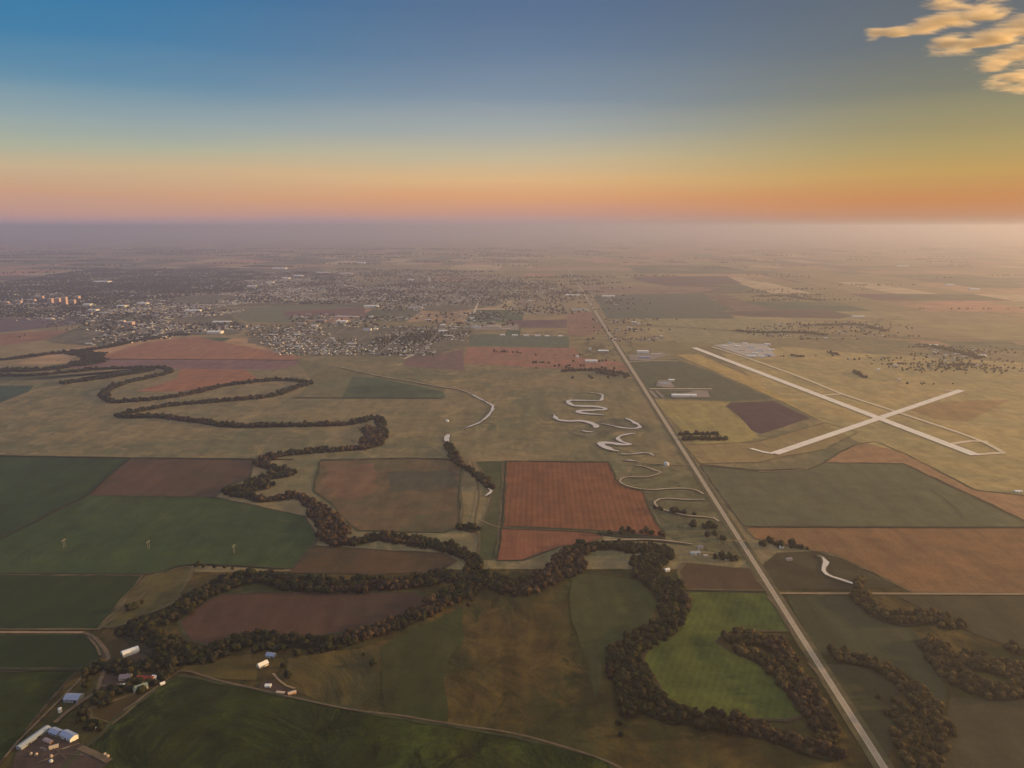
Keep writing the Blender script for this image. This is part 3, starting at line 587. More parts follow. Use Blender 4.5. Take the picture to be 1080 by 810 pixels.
BELTS = [   # (key, points, width in metres, density)
 ('U', [(600, 588), (599, 600), (572, 612), (546, 622), (519, 614), (493, 609), (462, 611), (415, 618), (364, 619), (312, 617), (280, 610), (248, 613), (222, 624), (205, 634), (187, 647), (168, 656), (152, 660)], 52, 1),
 ('U', [(150, 655), (148, 668), (162, 680), (185, 689), (210, 694), (228, 690), (246, 680), (262, 677), (288, 677), (312, 677), (340, 681), (358, 680), (380, 671), (405, 665), (430, 654), (448, 646), (470, 634), (500, 618)], 40, 1),
 ('U', [(137, 662), (150, 674), (172, 688), (196, 696)], 60, .9),
 ('M', [(600, 588), (611, 580), (637, 577), (675, 580), (699, 581), (688, 596), (684, 610), (705, 618), (715, 634), (710, 652), (695, 668), (668, 680), (656, 695), (664, 716), (668, 738), (696, 752), (724, 758)], 44, 1),
 ('M', [(672, 588), (676, 606), (690, 618), (702, 634), (704, 650)], 40, .9),
 ('M', [(650, 686), (652, 712), (658, 742), (664, 758)], 30, .8),
 ('M', [(664, 692), (680, 720), (700, 745), (730, 760), (760, 766), (800, 772), (840, 786), (870, 795), (884, 793)], 36, 1),
 ('L', [(766, 676), (788, 674), (812, 680), (826, 690), (845, 710), (860, 735), (878, 758), (896, 778)], 42, 1),
 ('L', [(776, 684), (800, 695), (818, 708), (832, 725), (850, 748), (866, 766), (872, 785)], 32, 1),
 ('L', [(822, 678), (832, 681)], 22, .9),
 ('R', [(862, 690), (880, 692), (900, 697), (920, 702), (945, 716), (965, 732), (980, 750), (988, 770), (980, 790), (972, 815)], 38, 1),
 ('R', [(945, 750), (962, 765), (960, 785), (945, 800), (955, 822)], 50, .8),
 ('E', [(906, 628), (912, 638), (930, 649), (950, 655), (975, 652), (1000, 656), (1010, 664)], 52, .85),
 ('E', [(975, 676), (990, 690), (1000, 706), (1020, 722), (1045, 730), (1075, 732), (1120, 728)], 50, .9),
 ('E', [(1015, 696), (1040, 702), (1065, 708), (1085, 712)], 75, .8),
 ('E', [(1062, 682), (1080, 690), (1110, 700)], 40, .6),
 ('E', [(906, 612), (905, 628)], 16, .7),
 # river arms further off
 ('B', [(502, 601), (501, 594), (480, 582), (441, 573), (402, 568), (370, 573), (348, 569), (345, 560), (352, 548), (338, 540), (327, 532), (314, 524), (281, 528), (262, 524), (246, 519), (262, 512), (275, 506), (307, 500), (290, 495), (275, 490), (285, 483), (299, 480), (338, 476), (384, 473), (400, 466), (402, 450), (398, 442), (384, 443), (364, 448), (299, 449), (249, 450), (207, 445), (166, 440), (127, 440), (135, 436), (181, 428), (238, 423), (286, 418), (312, 409), (325, 404), (294, 401), (260, 404), (233, 408), (194, 417), (155, 422), (118, 424), (111, 414), (130, 405), (155, 399), (178, 393), (168, 388), (140, 390)], 38, .9),
 ('B', [(236, 517), (262, 518), (281, 514), (268, 510)], 36, .7),
 ('B', [(388, 452), (392, 460), (388, 468)], 70, .7),
 ('B', [(332, 540), (348, 556), (358, 566)], 55, .8),
 ('B', [(65, 405), (90, 401), (112, 398), (140, 394), (160, 390)], 60, .8),
 ('B', [(-100, 392), (0, 391), (50, 390), (85, 383), (98, 378), (105, 373)], 80, .9),
 ('B', [(-100, 382), (0, 380), (40, 375), (78, 371), (110, 367), (130, 363), (155, 358), (181, 354), (200, 353.5)], 55, .9),
 ('B', [(0, 397), (40, 396), (70, 393), (100, 390), (150, 388)], 40, .7),
 ('B', [(80, 372), (95, 376), (100, 382), (80, 386)], 110, .8),
 ('B', [(473, 470), (480, 485), (494, 496), (504, 502), (514, 511), (518, 516)], 24, .7),
 ('B', [(487, 556), (497, 560), (503, 558)], 34, .8),
 ('B', [(727, 553), (745, 557), (758, 556)], 24, .6),
 ('B', [(703, 566), (672, 562), (640, 564)], 8, .5),
 ('B', [(713, 459), (735, 458.5), (757, 459)], 14, 1.2), ('B', [(712, 463.5), (735, 464), (766, 464)], 14, 1.2),
 ('B', [(706, 449), (709, 450)], 18, .8),
 ('B', [(723, 579), (735, 582), (742, 577)], 26, .45), ('B', [(750, 588), (770, 590), (790, 592)], 22, .6),
 ('B', [(800, 573), (830, 576), (852, 579)], 22, .4), ('B', [(745, 566), (765, 569), (788, 574)], 22, .3),
 ('B', [(690, 536), (712, 541), (735, 543)], 14, .3), ('B', [(592, 392), (626, 391), (655, 394), (662, 398)], 26, .6), ('B', [(630, 393), (652, 397)], 34, .5),
 ('B', [(775, 349), (800, 351), (845, 351), (872, 354)], 55, .5), ('B', [(845, 343.5), (880, 343), (905, 343), (936, 350)], 60, .25), ('B', [(968, 364), (985, 366), (1005, 370), (1035, 378)], 70, .35), ('B', [(990, 385), (1030, 385.5)], 35, .5),
 ('B', [(800, 313), (828, 312), (845, 315), (868, 317)], 110, .3), ('B', [(520, 371), (545, 372), (548, 373)], 20, .2), ('B', [(900, 392), (912, 399)], 20, .4), ('B', [(834, 375), (845, 377)], 30, .6), ('B', [(874, 372), (884, 375)], 30, .5),
 # farm trees
 ('F', [(112, 700), (130, 703), (150, 705), (170, 704)], 26, 1), ('F', [(84, 716), (98, 706), (108, 699)], 14, .8),
 ('F', [(106, 733), (100, 741), (86, 758), (84, 764), (100, 768), (112, 764)], 12, 1), ('F', [(126, 730), (116, 738), (104, 750)], 9, .9),
 ('F', [(140, 716), (147, 722), (143, 728), (155, 728), (160, 722)], 15, .7), ('F', [(165, 708), (168, 716), (178, 712), (184, 704)], 14, .5), ('F', [(186, 698), (200, 700)], 12, .5),
 ('F', [(268, 684), (284, 682), (300, 686)], 24, .7),
 ('F', [(114, 708), (124, 711), (138, 709)], 9, .6), ('F', [(136, 722), (140, 729), (134, 731)], 9, .7), ('F', [(160, 724), (168, 720), (174, 714)], 10, .7), ('F', [(96, 712), (104, 704), (110, 700)], 12, .8), ('F', [(116, 728), (122, 726), (128, 730)], 9, .7), ('F', [(88, 728), (92, 722), (98, 716)], 8, .6), ('F', [(292, 700), (300, 710), (306, 718)], 10, .35), ('F', [(268, 700), (272, 712)], 8, .3), ('F', [(310, 690), (330, 690), (345, 686)], 12, .4), ('F', [(380, 690), (396, 700)], 10, .2),
 ('D', [(130, 646), (142, 640), (160, 636)], 12, .35), ('D', [(500, 625), (495, 640)], 8, .3), ('D', [(652, 762), (656, 776)], 9, .35), ('D', [(205, 597), (225, 599), (250, 600)], 9, .3), ('D', [(920, 735), (950, 740)], 12, .15),
]
LAB = {
 'U': ('leafy tree in the wooded river bend around the enclosed brown field', 'trees of the river bend around the brown field'),
 'M': ('brownish tree in the winding wooded belt left of the bright hayfield', 'trees of the belt left of the hayfield'),
 'L': ('dense tree in the wooded loop between the hayfield and the straight road', 'trees between hayfield and straight road'),
 'R': ('tree in the curving belt just right of the long straight road', 'trees of the curving belt right of the road'),
 'E': ('hazy tree in the wooded patches below the east road', 'trees below the east road'),
 'F': ('dark tree sheltering the farm buildings by the curving lane', 'farm shelter trees'),
 'D': ('lone shrubby tree standing apart from the wooded belts', 'scattered single trees'),
 'B': ('tree of the wooded river arms further off', 'river trees further off'),
}
def near_road(x, y):
    v = Vector((x, y)) - A_; return abs(v.x * D_.y - v.y * D_.x) < (17 if y > 1900 else 30)
trees = []      # (x, y, radius, height, key)
UV, UF = [], []
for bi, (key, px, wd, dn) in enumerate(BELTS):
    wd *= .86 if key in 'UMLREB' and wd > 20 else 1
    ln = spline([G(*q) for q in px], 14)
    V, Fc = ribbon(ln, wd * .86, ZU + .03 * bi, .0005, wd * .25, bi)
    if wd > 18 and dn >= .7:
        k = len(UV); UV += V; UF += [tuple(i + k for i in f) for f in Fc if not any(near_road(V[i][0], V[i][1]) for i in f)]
    cum = 0.0
    for i in range(1, len(ln)):
        seg = ln[i] - ln[i - 1]; sl = seg.length
        if sl < 1e-3: continue
        d = seg / sl; nv = Vector((-d.y, d.x)); cnt = sl * wd * dn / 34.0; cnt = int(cnt) + (rng.random() < cnt % 1)
        wob = max(.35, 1 + .8 * mnoise.noise((ln[i].x * .012, ln[i].y * .012, bi)) + .4 * mnoise.noise((ln[i].x * .035, ln[i].y * .035, bi)))
        for _ in range(cnt):
            o = rng.uniform(-.5, .5) * wd * wob; p = ln[i - 1] + seg * rng.random() + nv * o
            r = rng.triangular(2.2, 7.4, 4.2) * (1 if rng.random() > .12 else 1.25)
            if key in 'FD': r *= .8
            trees.append((p.x, p.y, r, r * rng.uniform(1.7, 2.3) , key))
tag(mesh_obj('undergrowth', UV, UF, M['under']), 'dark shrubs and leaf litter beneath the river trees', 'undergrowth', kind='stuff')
# keep a clear gap for the roads and thin out trees standing inside each other
grid = {}; keep = []
rng.shuffle(trees)
CLEAR = [[G(*q) for q in P] for P in ([(112, 670), (134, 672), (150, 678), (163, 688), (160, 698), (112, 697)], [(40, 725), (90, 728), (96, 745), (60, 760)],
         [(268, 688), (296, 689), (300, 712), (318, 735), (262, 732), (264, 700)], [(722, 572), (745, 572), (745, 588), (722, 588)])]
for t in trees:
    if near_road(t[0], t[1]) or any(inpoly(t[0], t[1], P) for P in CLEAR): continue
    g = (int(t[0] // 8), int(t[1] // 8)); ok = True
    for a in (-1, 0, 1):
        for b_ in (-1, 0, 1):
            for q in grid.get((g[0] + a, g[1] + b_), ()):
                if (q[0] - t[0]) ** 2 + (q[1] - t[1]) ** 2 < (.42 * (q[2] + t[2])) ** 2: ok = False
    if ok: grid.setdefault(g, []).append(t); keep.append(t)
trees = keep
def proj(x, y, z=0.0):
    zc = y * cp + (H - z) * sp
    if zc < 1: return None
    return 540 + F * x / zc, 405 + F * ((H - z) * cp - y * sp) / zc, zc
def inframe(x, y, z=5.0, m=-2):
    p = proj(x, y, z); return p is not None and m < p[0] < 1080 - m and m < p[1] < 810 - m

def ico(sub):
    import bmesh
    bm = bmesh.new(); bmesh.ops.create_icosphere(bm, subdivisions=sub, radius=1.0)
    V = np.array([v.co[:] for v in bm.verts]); T = np.array([[v.index for v in f.verts] for f in bm.faces]); bm.free(); return V, T
ICO1, ICO2, ICO3 = ico(1), ico(2), ico(3)
def lump(base, seed, amp=.28, freq=1.6):
    V, T = base; out = []
    for v in V:
        n_ = Vector(v); k = 1 + amp * mnoise.noise(n_ * freq + Vector((seed * 7.3, seed, 0))) * 1.6 + amp * .6 * mnoise.noise(n_ * freq * 2.7 + Vector((seed, 3, seed)))
        out.append(n_ * k)
    return np.array([q[:] for q in out]), T
def crown_mesh(seed):
    """several uneven leafy boughs with loose leaf sprays over and between them; unit radius 1, height about 2"""
    r = random.Random(seed); VV, TT = [], []; k = 0
    boughs = [((0, 0, 1.15), (.72, .72, .75))]
    for i in range(r.randint(5, 7)):
        a = i * 1.05 + r.uniform(-.3, .3); d = r.uniform(.38, .58)
        boughs.append(((d * math.cos(a), d * math.sin(a), r.uniform(.75, 1.5)), (r.uniform(.34, .5),) * 2 + (r.uniform(.32, .5),)))
    for i, (c, s) in enumerate(boughs):
        V, T = lump(ICO2, seed * 11 + i, .34, 2.0); V = V * np.array(s) + np.array(c); VV.append(V); TT.append(T + k); k += len(V)
    for _ in range(520):
        c, s = r.choice(boughs); u = Vector((r.gauss(0, 1), r.gauss(0, 1), r.gauss(.25, 1))).normalized()
        q = Vector(c) + Vector((u.x * s[0], u.y * s[1], u.z * s[2])) * r.uniform(.95, 1.3); z = .055 * r.uniform(.6, 1.5)
        a = Vector((r.uniform(-1, 1), r.uniform(-1, 1), r.uniform(-1, 1))).normalized() * z; b_ = u.cross(a).normalized() * z
        VV.append(np.array([(q + a)[:], (q + b_)[:], (q - a)[:], (q - b_)[:]])); TT.append(np.array([[0, 1, 2], [0, 2, 3]]) + k); k += 4
    return np.vstack(VV), np.vstack(TT)
CR = {k_: [] for k_ in TONES}
for s in range(8):
    V, T = crown_mesh(s + 1)
    for k_ in TONES: o = tri_mesh('crown', V, T, [CM[k_]]); CR[k_].append(o.data); bpy.data.objects.remove(o)
def taper(pts, rads, n=6):
    V, Fc = [], []
    for p, r in zip(pts, rads):
        for i in range(n): V.append((p[0] + r * math.cos(2 * math.pi * i / n), p[1] + r * math.sin(2 * math.pi * i / n), p[2]))
    for k in range(len(pts) - 1):
        for i in range(n): j = (i + 1) % n; Fc.append((k * n + i, k * n + j, (k + 1) * n + j, (k + 1) * n + i))
    return V, Fc
V, Fc = taper([(0, 0, -.1), (0, 0, .25), (.02, .01, .7), (0, .03, 1.3)], [.085, .06, .045, .015])
for a in (0.4, 2.5, 4.4):
    v2, f2 = taper([(0, 0, .45), (.2 * math.cos(a), .2 * math.sin(a), .75), (.4 * math.cos(a), .4 * math.sin(a), 1.1)], [.035, .025, .01], 5); k = len(V); V += v2; Fc += [tuple(i + k for i in f) for f in f2]
tmp = mesh_obj('trunk', V, Fc, M['bark']); TRUNK = tmp.data; bpy.data.objects.remove(tmp)
# occlusion-free size in the picture decides which 300 stand as individuals
vis = [(t[2] / proj(t[0], t[1], 4)[2], t) for t in trees if inframe(t[0], t[1], 6)]
vis.sort(key=lambda q: -q[0])
IND = [t for _, t in vis[:298]]; indset = set(id(t) for t in IND)
for t in IND:
    e = empty('tree', (t[0], t[1], 0.3), rng.uniform(0, 6.28)); e.scale = (t[2], t[2], t[3] / 2)
    lab, grp = LAB[t[4]]; tag(e, lab, 'tree', grp)
    c = bpy.data.objects.new('crown', rng.choice(CR[tone(t[4], t[0], t[1])])); c.parent = e; COL.objects.link(c)
    k = bpy.data.objects.new('trunk', TRUNK); k.parent = e; COL.objects.link(k)
# every other tree: one mass
town_trees = []
LUM2 = [lump(ICO2, 50 + i, .42, 1.9) for i in range(10)]; LUM1 = [lump(ICO1, 80 + i, .3, 1.4) for i in range(8)]; LUM3 = [lump(ICO3, 20 + i, .45, 2.2) for i in range(6)]
def build_mass(name, T_, mat, label, cat):
    VV, TT, MI = [], [], []; k = 0; tn = list(TONES)
    for (x, y, r, h, ky) in T_:
        d = math.hypot(x, y)
        src = LUM3 if d < 1500 else (LUM2 if d < 3800 else LUM1)
        V, T = rng.choice(src); a = rng.uniform(0, 6.28); ca, sa = math.cos(a), math.sin(a)
        X = V[:, 0] * ca - V[:, 1] * sa; Y = V[:, 0] * sa + V[:, 1] * ca
        P = np.stack([X * r + x, Y * r + y, V[:, 2] * h * .5 + h * .5 + .3], 1)
        VV.append(P); TT.append(T + k); k += len(P); MI.append(np.full(len(T), tn.index(tone(ky, x, y))))
    o = tri_mesh(name, np.vstack(VV), np.vstack(TT), mat, np.concatenate(MI)); return tag(o, label, cat, kind='stuff')

# ------------------------------------------------------------------ town
T_ZONES = [  # px polygon, houses density, tree density, big share
 ([(-160, 300), (0, 299), (90, 285), (230, 283), (275, 290), (250, 308), (180, 315), (80, 325), (-160, 326)], .28, 1.1, .10),
 ([(0, 310), (30, 307), (88, 310), (92, 321), (40, 324), (0, 322)], .7, .4, .16),
 ([(48, 360), (88, 342), (110, 324), (180, 316), (262, 319), (228, 327), (206, 331), (250, 338), (262, 344), (250, 352), (180, 352), (112, 363), (84, 368)], .7, .35, .20),
 ([(50, 327), (88, 325), (100, 332), (90, 338), (40, 336)], .6, .7, .1),
 ([(220, 312), (280, 287), (350, 286), (388, 302), (392, 320), (300, 321), (262, 319)], .6, .45, .12),
 ([(392, 302), (432, 296), (520, 307), (524, 318), (470, 322), (440, 328), (392, 322)], .55, .5, .06),
 ([(300, 333), (400, 333), (470, 328), (525, 330), (540, 345), (300, 345)], .22, .35, .2),
 ([(345, 283), (470, 285), (600, 300), (600, 332), (528, 330), (524, 304), (430, 294), (392, 300)], .16, .3, .1),
 ([(30, 336), (90, 334), (90, 352), (60, 362), (30, 350)], .08, .2, .1),
 ([(262, 345), (480, 345), (500, 351), (430, 354), (300, 352), (262, 351)], .5, .4, .12),
 ([(262, 352), (300, 352), (395, 354), (382, 362), (390, 368), (420, 372), (372, 375), (330, 373), (295, 368), (262, 360)], .5, .6, .05),
 ([(395, 360), (420, 352), (486, 350), (492, 358), (462, 370), (450, 375.5), (418, 375), (392, 369)], .48, 1.5, .03),
]
def town_zone(P, hd, td, big, houses, dots):
    Gp = [G(*q) for q in P]; Rp = [rot2(x, y, -ROT) for x, y in Gp]
    xs = [p[0] for p in Rp]; ys = [p[1] for p in Rp]; ym = (min(ys) + max(ys)) / 2
    lot = 20 if ym < 5000 else 27
    y = min(ys); row = 0
    while y < max(ys):
        x = min(xs)
        while x < max(xs):
            blk = (x % 210) < 16
            if not blk and inpoly(x + 160 * mnoise.noise((x * .004, y * .002, 1)), y + 700 * mnoise.noise((x * .002, y * .0016, 7)), Rp):
                dn = .55 + 1.3 * mnoise.noise((x * .0022, y * .0022, 3.3))
                if rng.random() < hd * max(.15, dn + .45):
                    X, Y = rot2(x + rng.uniform(-3, 3), y + rng.uniform(-4, 4))
                    if rng.random() < big: houses.append((X, Y, rng.uniform(22, 60), rng.uniform(16, 30), rng.uniform(4.5, 8), ROT, 1))
                    else: houses.append((X, Y, rng.uniform(11, 17), rng.uniform(8, 11), rng.uniform(3, 5.2), ROT + rng.choice((0, math.pi / 2)) + rng.uniform(-.06, .06), 0))
                for _ in range(int(td * max(.35, 1.3 - dn) + rng.random())):
                    X, Y = rot2(x + rng.uniform(-11, 11), y + rng.uniform(6, 34)); r = rng.uniform(3.5, 6.5) * (1 if ym < 5200 else 1.9); dots.append((X, Y, r, min(13, r * 1.9), 'T'))
            x += lot
        y += 38 if row % 2 == 0 else 52; row += 1
houses = []
for z in T_ZONES: town_zone(*z, houses, town_trees)
# scattered farms, sheds and shelterbelts over the plain
def scatter(P, n, hs, ts, spread=45, bigs=.3):
    Gp = [G(*q) for q in P]; xs = [p[0] for p in Gp]; ys = [p[1] for p in Gp]
    k = 0; tries = 0
    while k < n and tries < n * 30:
        tries += 1; x = rng.uniform(min(xs), max(xs)); y = min(ys) + (max(ys) - min(ys)) * rng.random()
        if not inpoly(x, y, Gp) or near_road(x, y): continue
        k += 1
        for _ in range(rng.randint(*hs)):
            b_ = rng.random() < bigs
            houses.append((x + rng.gauss(0, spread), y + rng.gauss(0, spread), rng.uniform(20, 45) if b_ else rng.uniform(10, 16), rng.uniform(12, 20) if b_ else 9, rng.uniform(4, 6.5), ROT + rng.choice((0, math.pi / 2)), int(b_)))
        for _ in range(rng.randint(*ts)):
            r = rng.uniform(3.5, 6.5); r *= 1 + max(0, y - 4000) / 6000; town_trees.append((x + rng.gauss(0, spread * (2.6 if y < 6000 else 1.6)), y + rng.gauss(0, spread * .3), r, r * 1.7, 'T'))
scatter([(630, 336), (700, 337), (702, 352), (690, 370), (652, 370)], 16, (1, 4), (3, 10), 40, .5)
scatter([(800, 341), (900, 340), (936, 345), (930, 356), (870, 359), (800, 356)], 26, (0, 3), (3, 12), 50, .15)
scatter([(965, 364), (1045, 369), (1040, 382), (1000, 386), (975, 377)], 18, (0, 3), (3, 12), 45, .2)
scatter([(800, 308), (860, 308), (900, 320), (800, 318)], 6, (0, 1), (5, 20), 90, .2)
scatter([(985, 384), (1040, 386), (1060, 392), (990, 392)], 12, (0, 1), (8, 20), 50, .2)
scatter([(600, 290), (640, 292), (670, 330), (620, 330)], 26, (1, 4), (5, 14), 70, .5)
scatter([(520, 300), (600, 297), (610, 335), (530, 335)], 24, (0, 3), (5, 18), 90, .3)
scatter([(-100, 262), (560, 262), (600, 300), (430, 290), (220, 280), (-100, 296)], 110, (0, 3), (14, 50), 150, .4)
scatter([(600, 262), (1200, 262), (1300, 300), (1100, 340), (900, 320), (640, 300)], 60, (0, 2), (8, 26), 120, .5)
scatter([(840, 375), (950, 370), (1080, 400), (960, 408), (880, 396)], 9, (0, 1), (3, 12), 35, .4)
scatter([(560, 376), (640, 372), (650, 400), (560, 400)], 7, (0, 1), (2, 8), 30, .3)
scatter([(-60, 327), (50, 327), (45, 335), (-60, 334)], 24, (0, 2), (14, 30), 60, .2)

WALLC = [(.50, .46, .40), (.66, .64, .60), (.36, .31, .25), (.30, .28, .27), (.46, .42, .34), (.26, .18, .14)]
ROOFC = [(.66, .65, .64), (.16, .15, .145), (.30, .29, .28), (.20, .14, .11), (.74, .73, .72), (.12, .12, .13), (.45, .42, .40)]
M['wallmass'] = island_mat('house_wall_mix', WALLC, .85, False, .2, False)[0]
M['roofmass'] = island_mat('house_roof_mix', ROOFC, .8, False, .2, False)[0]
def house_geo(x, y, l, w_, h, a, kind):
    """walls and a gabled or nearly flat roof, as two loose shells"""
    ca, sa = math.cos(a), math.sin(a)
    def P(u, v, z): return (x + u * ca - v * sa, y + u * sa + v * ca, z)
    L_, W_ = l / 2, w_ / 2; rh = h + (w_ * .28 if kind == 0 else w_ * .06); e = .5
    V = [P(-L_, -W_, 0), P(L_, -W_, 0), P(L_, W_, 0), P(-L_, W_, 0), P(-L_, -W_, h), P(L_, -W_, h), P(L_, W_, h), P(-L_, W_, h), P(-L_, 0, rh - .05), P(L_, 0, rh - .05)]
    Fw = [(0, 1, 5, 4), (2, 3, 7, 6), (1, 2, 6, 9, 5), (3, 0, 4, 8, 7)]
    k = 10; dz = e * (rh - h) / W_
    V += [P(-L_ - e, -W_ - e, h - dz + .12), P(L_ + e, -W_ - e, h - dz + .12), P(L_ + e, 0, rh + .12), P(-L_ - e, 0, rh + .12), P(L_ + e, W_ + e, h - dz + .12), P(-L_ - e, W_ + e, h - dz + .12)]
    Fr = [(k, k + 1, k + 2, k + 3), (k + 3, k + 2, k + 4, k + 5)]
    return V, Fw, Fr
hv = [(math.hypot(h[0], h[1]), h) for h in houses]; hv.sort(key=lambda q: q[0])
vh = [h for d, h in hv if inframe(h[0], h[1], 3)]
INDH = vh[:280]; s_ = set(id(h) for h in INDH)
WN = ['cream', 'white', 'tan', 'grey', 'buff', 'brown']; RN = ['white', 'charcoal', 'grey', 'brown', 'pale', 'black', 'fawn']
WM = [plain_mat('wall_' + n_, c, .85, .08, .3) for n_, c in zip(WN, WALLC)]; RM = [plain_mat('roof_' + n_, c, .8, .12, .3) for n_, c in zip(RN, ROOFC)]
def place_name(x, y):
    p = proj(x, y)
    if p[1] > 384: return 'out in the fields between airport and river'
    if p[0] > 760: return 'among trees far behind the runways'
    if p[0] > 560: return 'beside the far stretch of the straight road'
    if p[0] > 390: return 'in the leafy east end of the suburb'
    if p[0] > 250: return 'in the open west half of the suburb'
    return 'at the riverside edge of the town'
for h in INDH:
    wi, ri = rng.randrange(6), rng.randrange(7)
    V, Fw, Fr = house_geo(0, 0, h[2], h[3], h[4], 0, h[6])
    kn = 'shed' if h[6] else 'house'
    e = empty(kn, (h[0], h[1], 0.0), h[5])
    mesh_obj('wall', V[:10], Fw, WM[wi], e); mesh_obj('roof', V[10:], [tuple(i - 10 for i in f) for f in Fr], RM[ri], e)
    pn = place_name(h[0], h[1])
    lb = ('%s walled low shed with %s roof %s' if h[6] else 'small %s house with %s roof %s') % (WN[wi], RN[ri], pn)
    tag(e, lb, kn, lb)
VV, FF, MM = [], [], []
for d, h in hv:
    if id(h) in s_: continue
    V, Fw, Fr = house_geo(*h); k = len(VV); VV += V
    for f in Fw: FF.append(tuple(i + k for i in f)); MM.append(0)
    for f in Fr: FF.append(tuple(i + k for i in f)); MM.append(1)
tag(mesh_obj('distant_houses', VV, FF, [M['wallmass'], M['roofmass']], fm=MM), 'countless small buildings of the distant town and farms', 'houses', kind='stuff')
# town streets, paler lines on the ground between the blocks
SV, SF = [], []
for P, *_ in T_ZONES[1:]:
    Gp = [G(*q) for q in P]; Rp = [rot2(x, y, -ROT) for x, y in Gp]; xs = [p[0] for p in Rp]; ys = [p[1] for p in Rp]
    x = math.ceil(min(xs) / 210) * 210 + 7
    while x < max(xs):
        y = min(ys)
        while y < max(ys):
            if inpoly(x, y, Rp) and inpoly(x, y + 60, Rp):
                k = len(SV)
                for u, v in ((-5, 0), (5, 0), (5, 60), (-5, 60)):
                    X, Y = rot2(x + u, y + v); SV.append((X, Y, zt + 1.2))
                SF.append((k, k + 1, k + 2, k + 3))
            y += 60
        x += 210
tag(mesh_obj('streets', SV, SF, M['lot']), 'pale residential streets of the town', 'streets', kind='structure')

rest = [t for t in trees if id(t) not in indset] + town_trees
build_mass('woodland', rest, [CMM[k_] for k_ in TONES], 'mass of river timber and town trees beyond the nearest ones', 'woodland')

# ------------------------------------------------------------------ landmark buildings
M['white'] = plain_mat('white_metal', (.78, .77, .75), .45, .06, .2, .5)
M['cream'] = plain_mat('cream_siding', (.62, .56, .46), .8, .08, .3)
M['bluegrey'] = plain_mat('blue_grey_roof', (.22, .27, .42), .5, .1, .3, .5)
M['grey_metal'] = plain_mat('grey_sheet_metal', (.30, .34, .38), .5, .12, .3, .5)
M['red'] = plain_mat('red_roof', (.30, .05, .035), .7, .2, .3)
M['greengrey'] = plain_mat('green_grey_roof', (.20, .25, .23), .7, .15, .3)
M['mauve'] = plain_mat('mauve_roof', (.26, .21, .23), .7, .15, .3)
M['pink'] = plain_mat('pink_brick', (.60, .42, .38), .85, .08, .2)
M['dark'] = plain_mat('dark_opening', (.04, .04, .045), .5, .1, .5)
M['orange'] = plain_mat('orange_wood', (.55, .28, .12), .8, .15, .4)
M['tanroof'] = plain_mat('tan_roof', (.50, .40, .30), .8, .1, .2)
M['steel'] = plain_mat('galvanised_steel', (.55, .57, .60), .4, .1, .3, .5, .6)
def boxg(V, Fc, x0, x1, y0, y1, z0, z1):
    k = len(V); V += [(x0, y0, z0), (x1, y0, z0), (x1, y1, z0), (x0, y1, z0), (x0, y0, z1), (x1, y0, z1), (x1, y1, z1), (x0, y1, z1)]
    Fc += [tuple(k + i for i in f) for f in ((0, 3, 2, 1), (4, 5, 6, 7), (0, 1, 5, 4), (1, 2, 6, 5), (2, 3, 7, 6), (3, 0, 4, 7))]
def building(name, px, l, w_, h, rz, wall, roof, label, cat, pitch=.3, doors=2, windows=3, chimney=False, base=None):
    x, y = base or G(*px)
    e = empty(name, (x, y, .0), rz); tag(e, label, cat)
    V, Fw, Fr = house_geo(0, 0, l, w_, h, 0, 0)
    rh = h + w_ * pitch; V[8] = (V[8][0], 0, rh - .05); V[9] = (V[9][0], 0, rh - .05)
    mesh_obj('wall', V[:10], Fw, wall, e)
    ov, t = .5, .18; dz = ov * pitch * 2
    L_, W_ = l / 2 + ov, w_ / 2 + ov
    R_ = []
    for z in (0, t):
        R_ += [(-L_, -W_, h - dz + .05 + z), (L_, -W_, h - dz + .05 + z), (L_, 0, rh + .05 + z), (-L_, 0, rh + .05 + z), (L_, W_, h - dz + .05 + z), (-L_, W_, h - dz + .05 + z)]
    Rf = [(6, 7, 8, 9), (9, 8, 10, 11), (3, 2, 1, 0), (5, 4, 2, 3), (0, 1, 7, 6), (5, 11, 10, 4), (0, 6, 9, 3), (3, 9, 11, 5), (1, 2, 8, 7), (2, 4, 10, 8)]
    ro = mesh_obj('roof', R_, Rf, roof, e)
    if chimney:
        cv, cf = [], []; boxg(cv, cf, l * .2, l * .2 + .9, -.4, .4, rh - .8, rh + 1.1); mesh_obj('chimney', cv, cf, M['pink'], ro)
    for i in range(doors):
        dw, dh = (min(4.2, l * .16), min(4, h * .8)) if h > 3.6 else (1.1, 2.1)
        cx = -l / 2 + l * (i + .5) / doors + (.6 if i % 2 else -.6)
        cv, cf = [], []; boxg(cv, cf, cx - dw / 2, cx + dw / 2, -w_ / 2 - .06, -w_ / 2 - .003, 0, dh); mesh_obj('door', cv, cf, M['dark'] if i % 2 else M['grey_metal'], e)
    for i in range(windows):
        cx = -l / 2 + l * (i + .93) / (windows + .4)
        for sy in (-1, 1):
            cv, cf = [], []; y0 = sy * w_ / 2; boxg(cv, cf, cx - .7, cx + .7, min(y0 + sy * .003, y0 + sy * .07), max(y0 + sy * .003, y0 + sy * .07), h * .5, h * .82); mesh_obj('window', cv, cf, M['dark'], e)
    return e
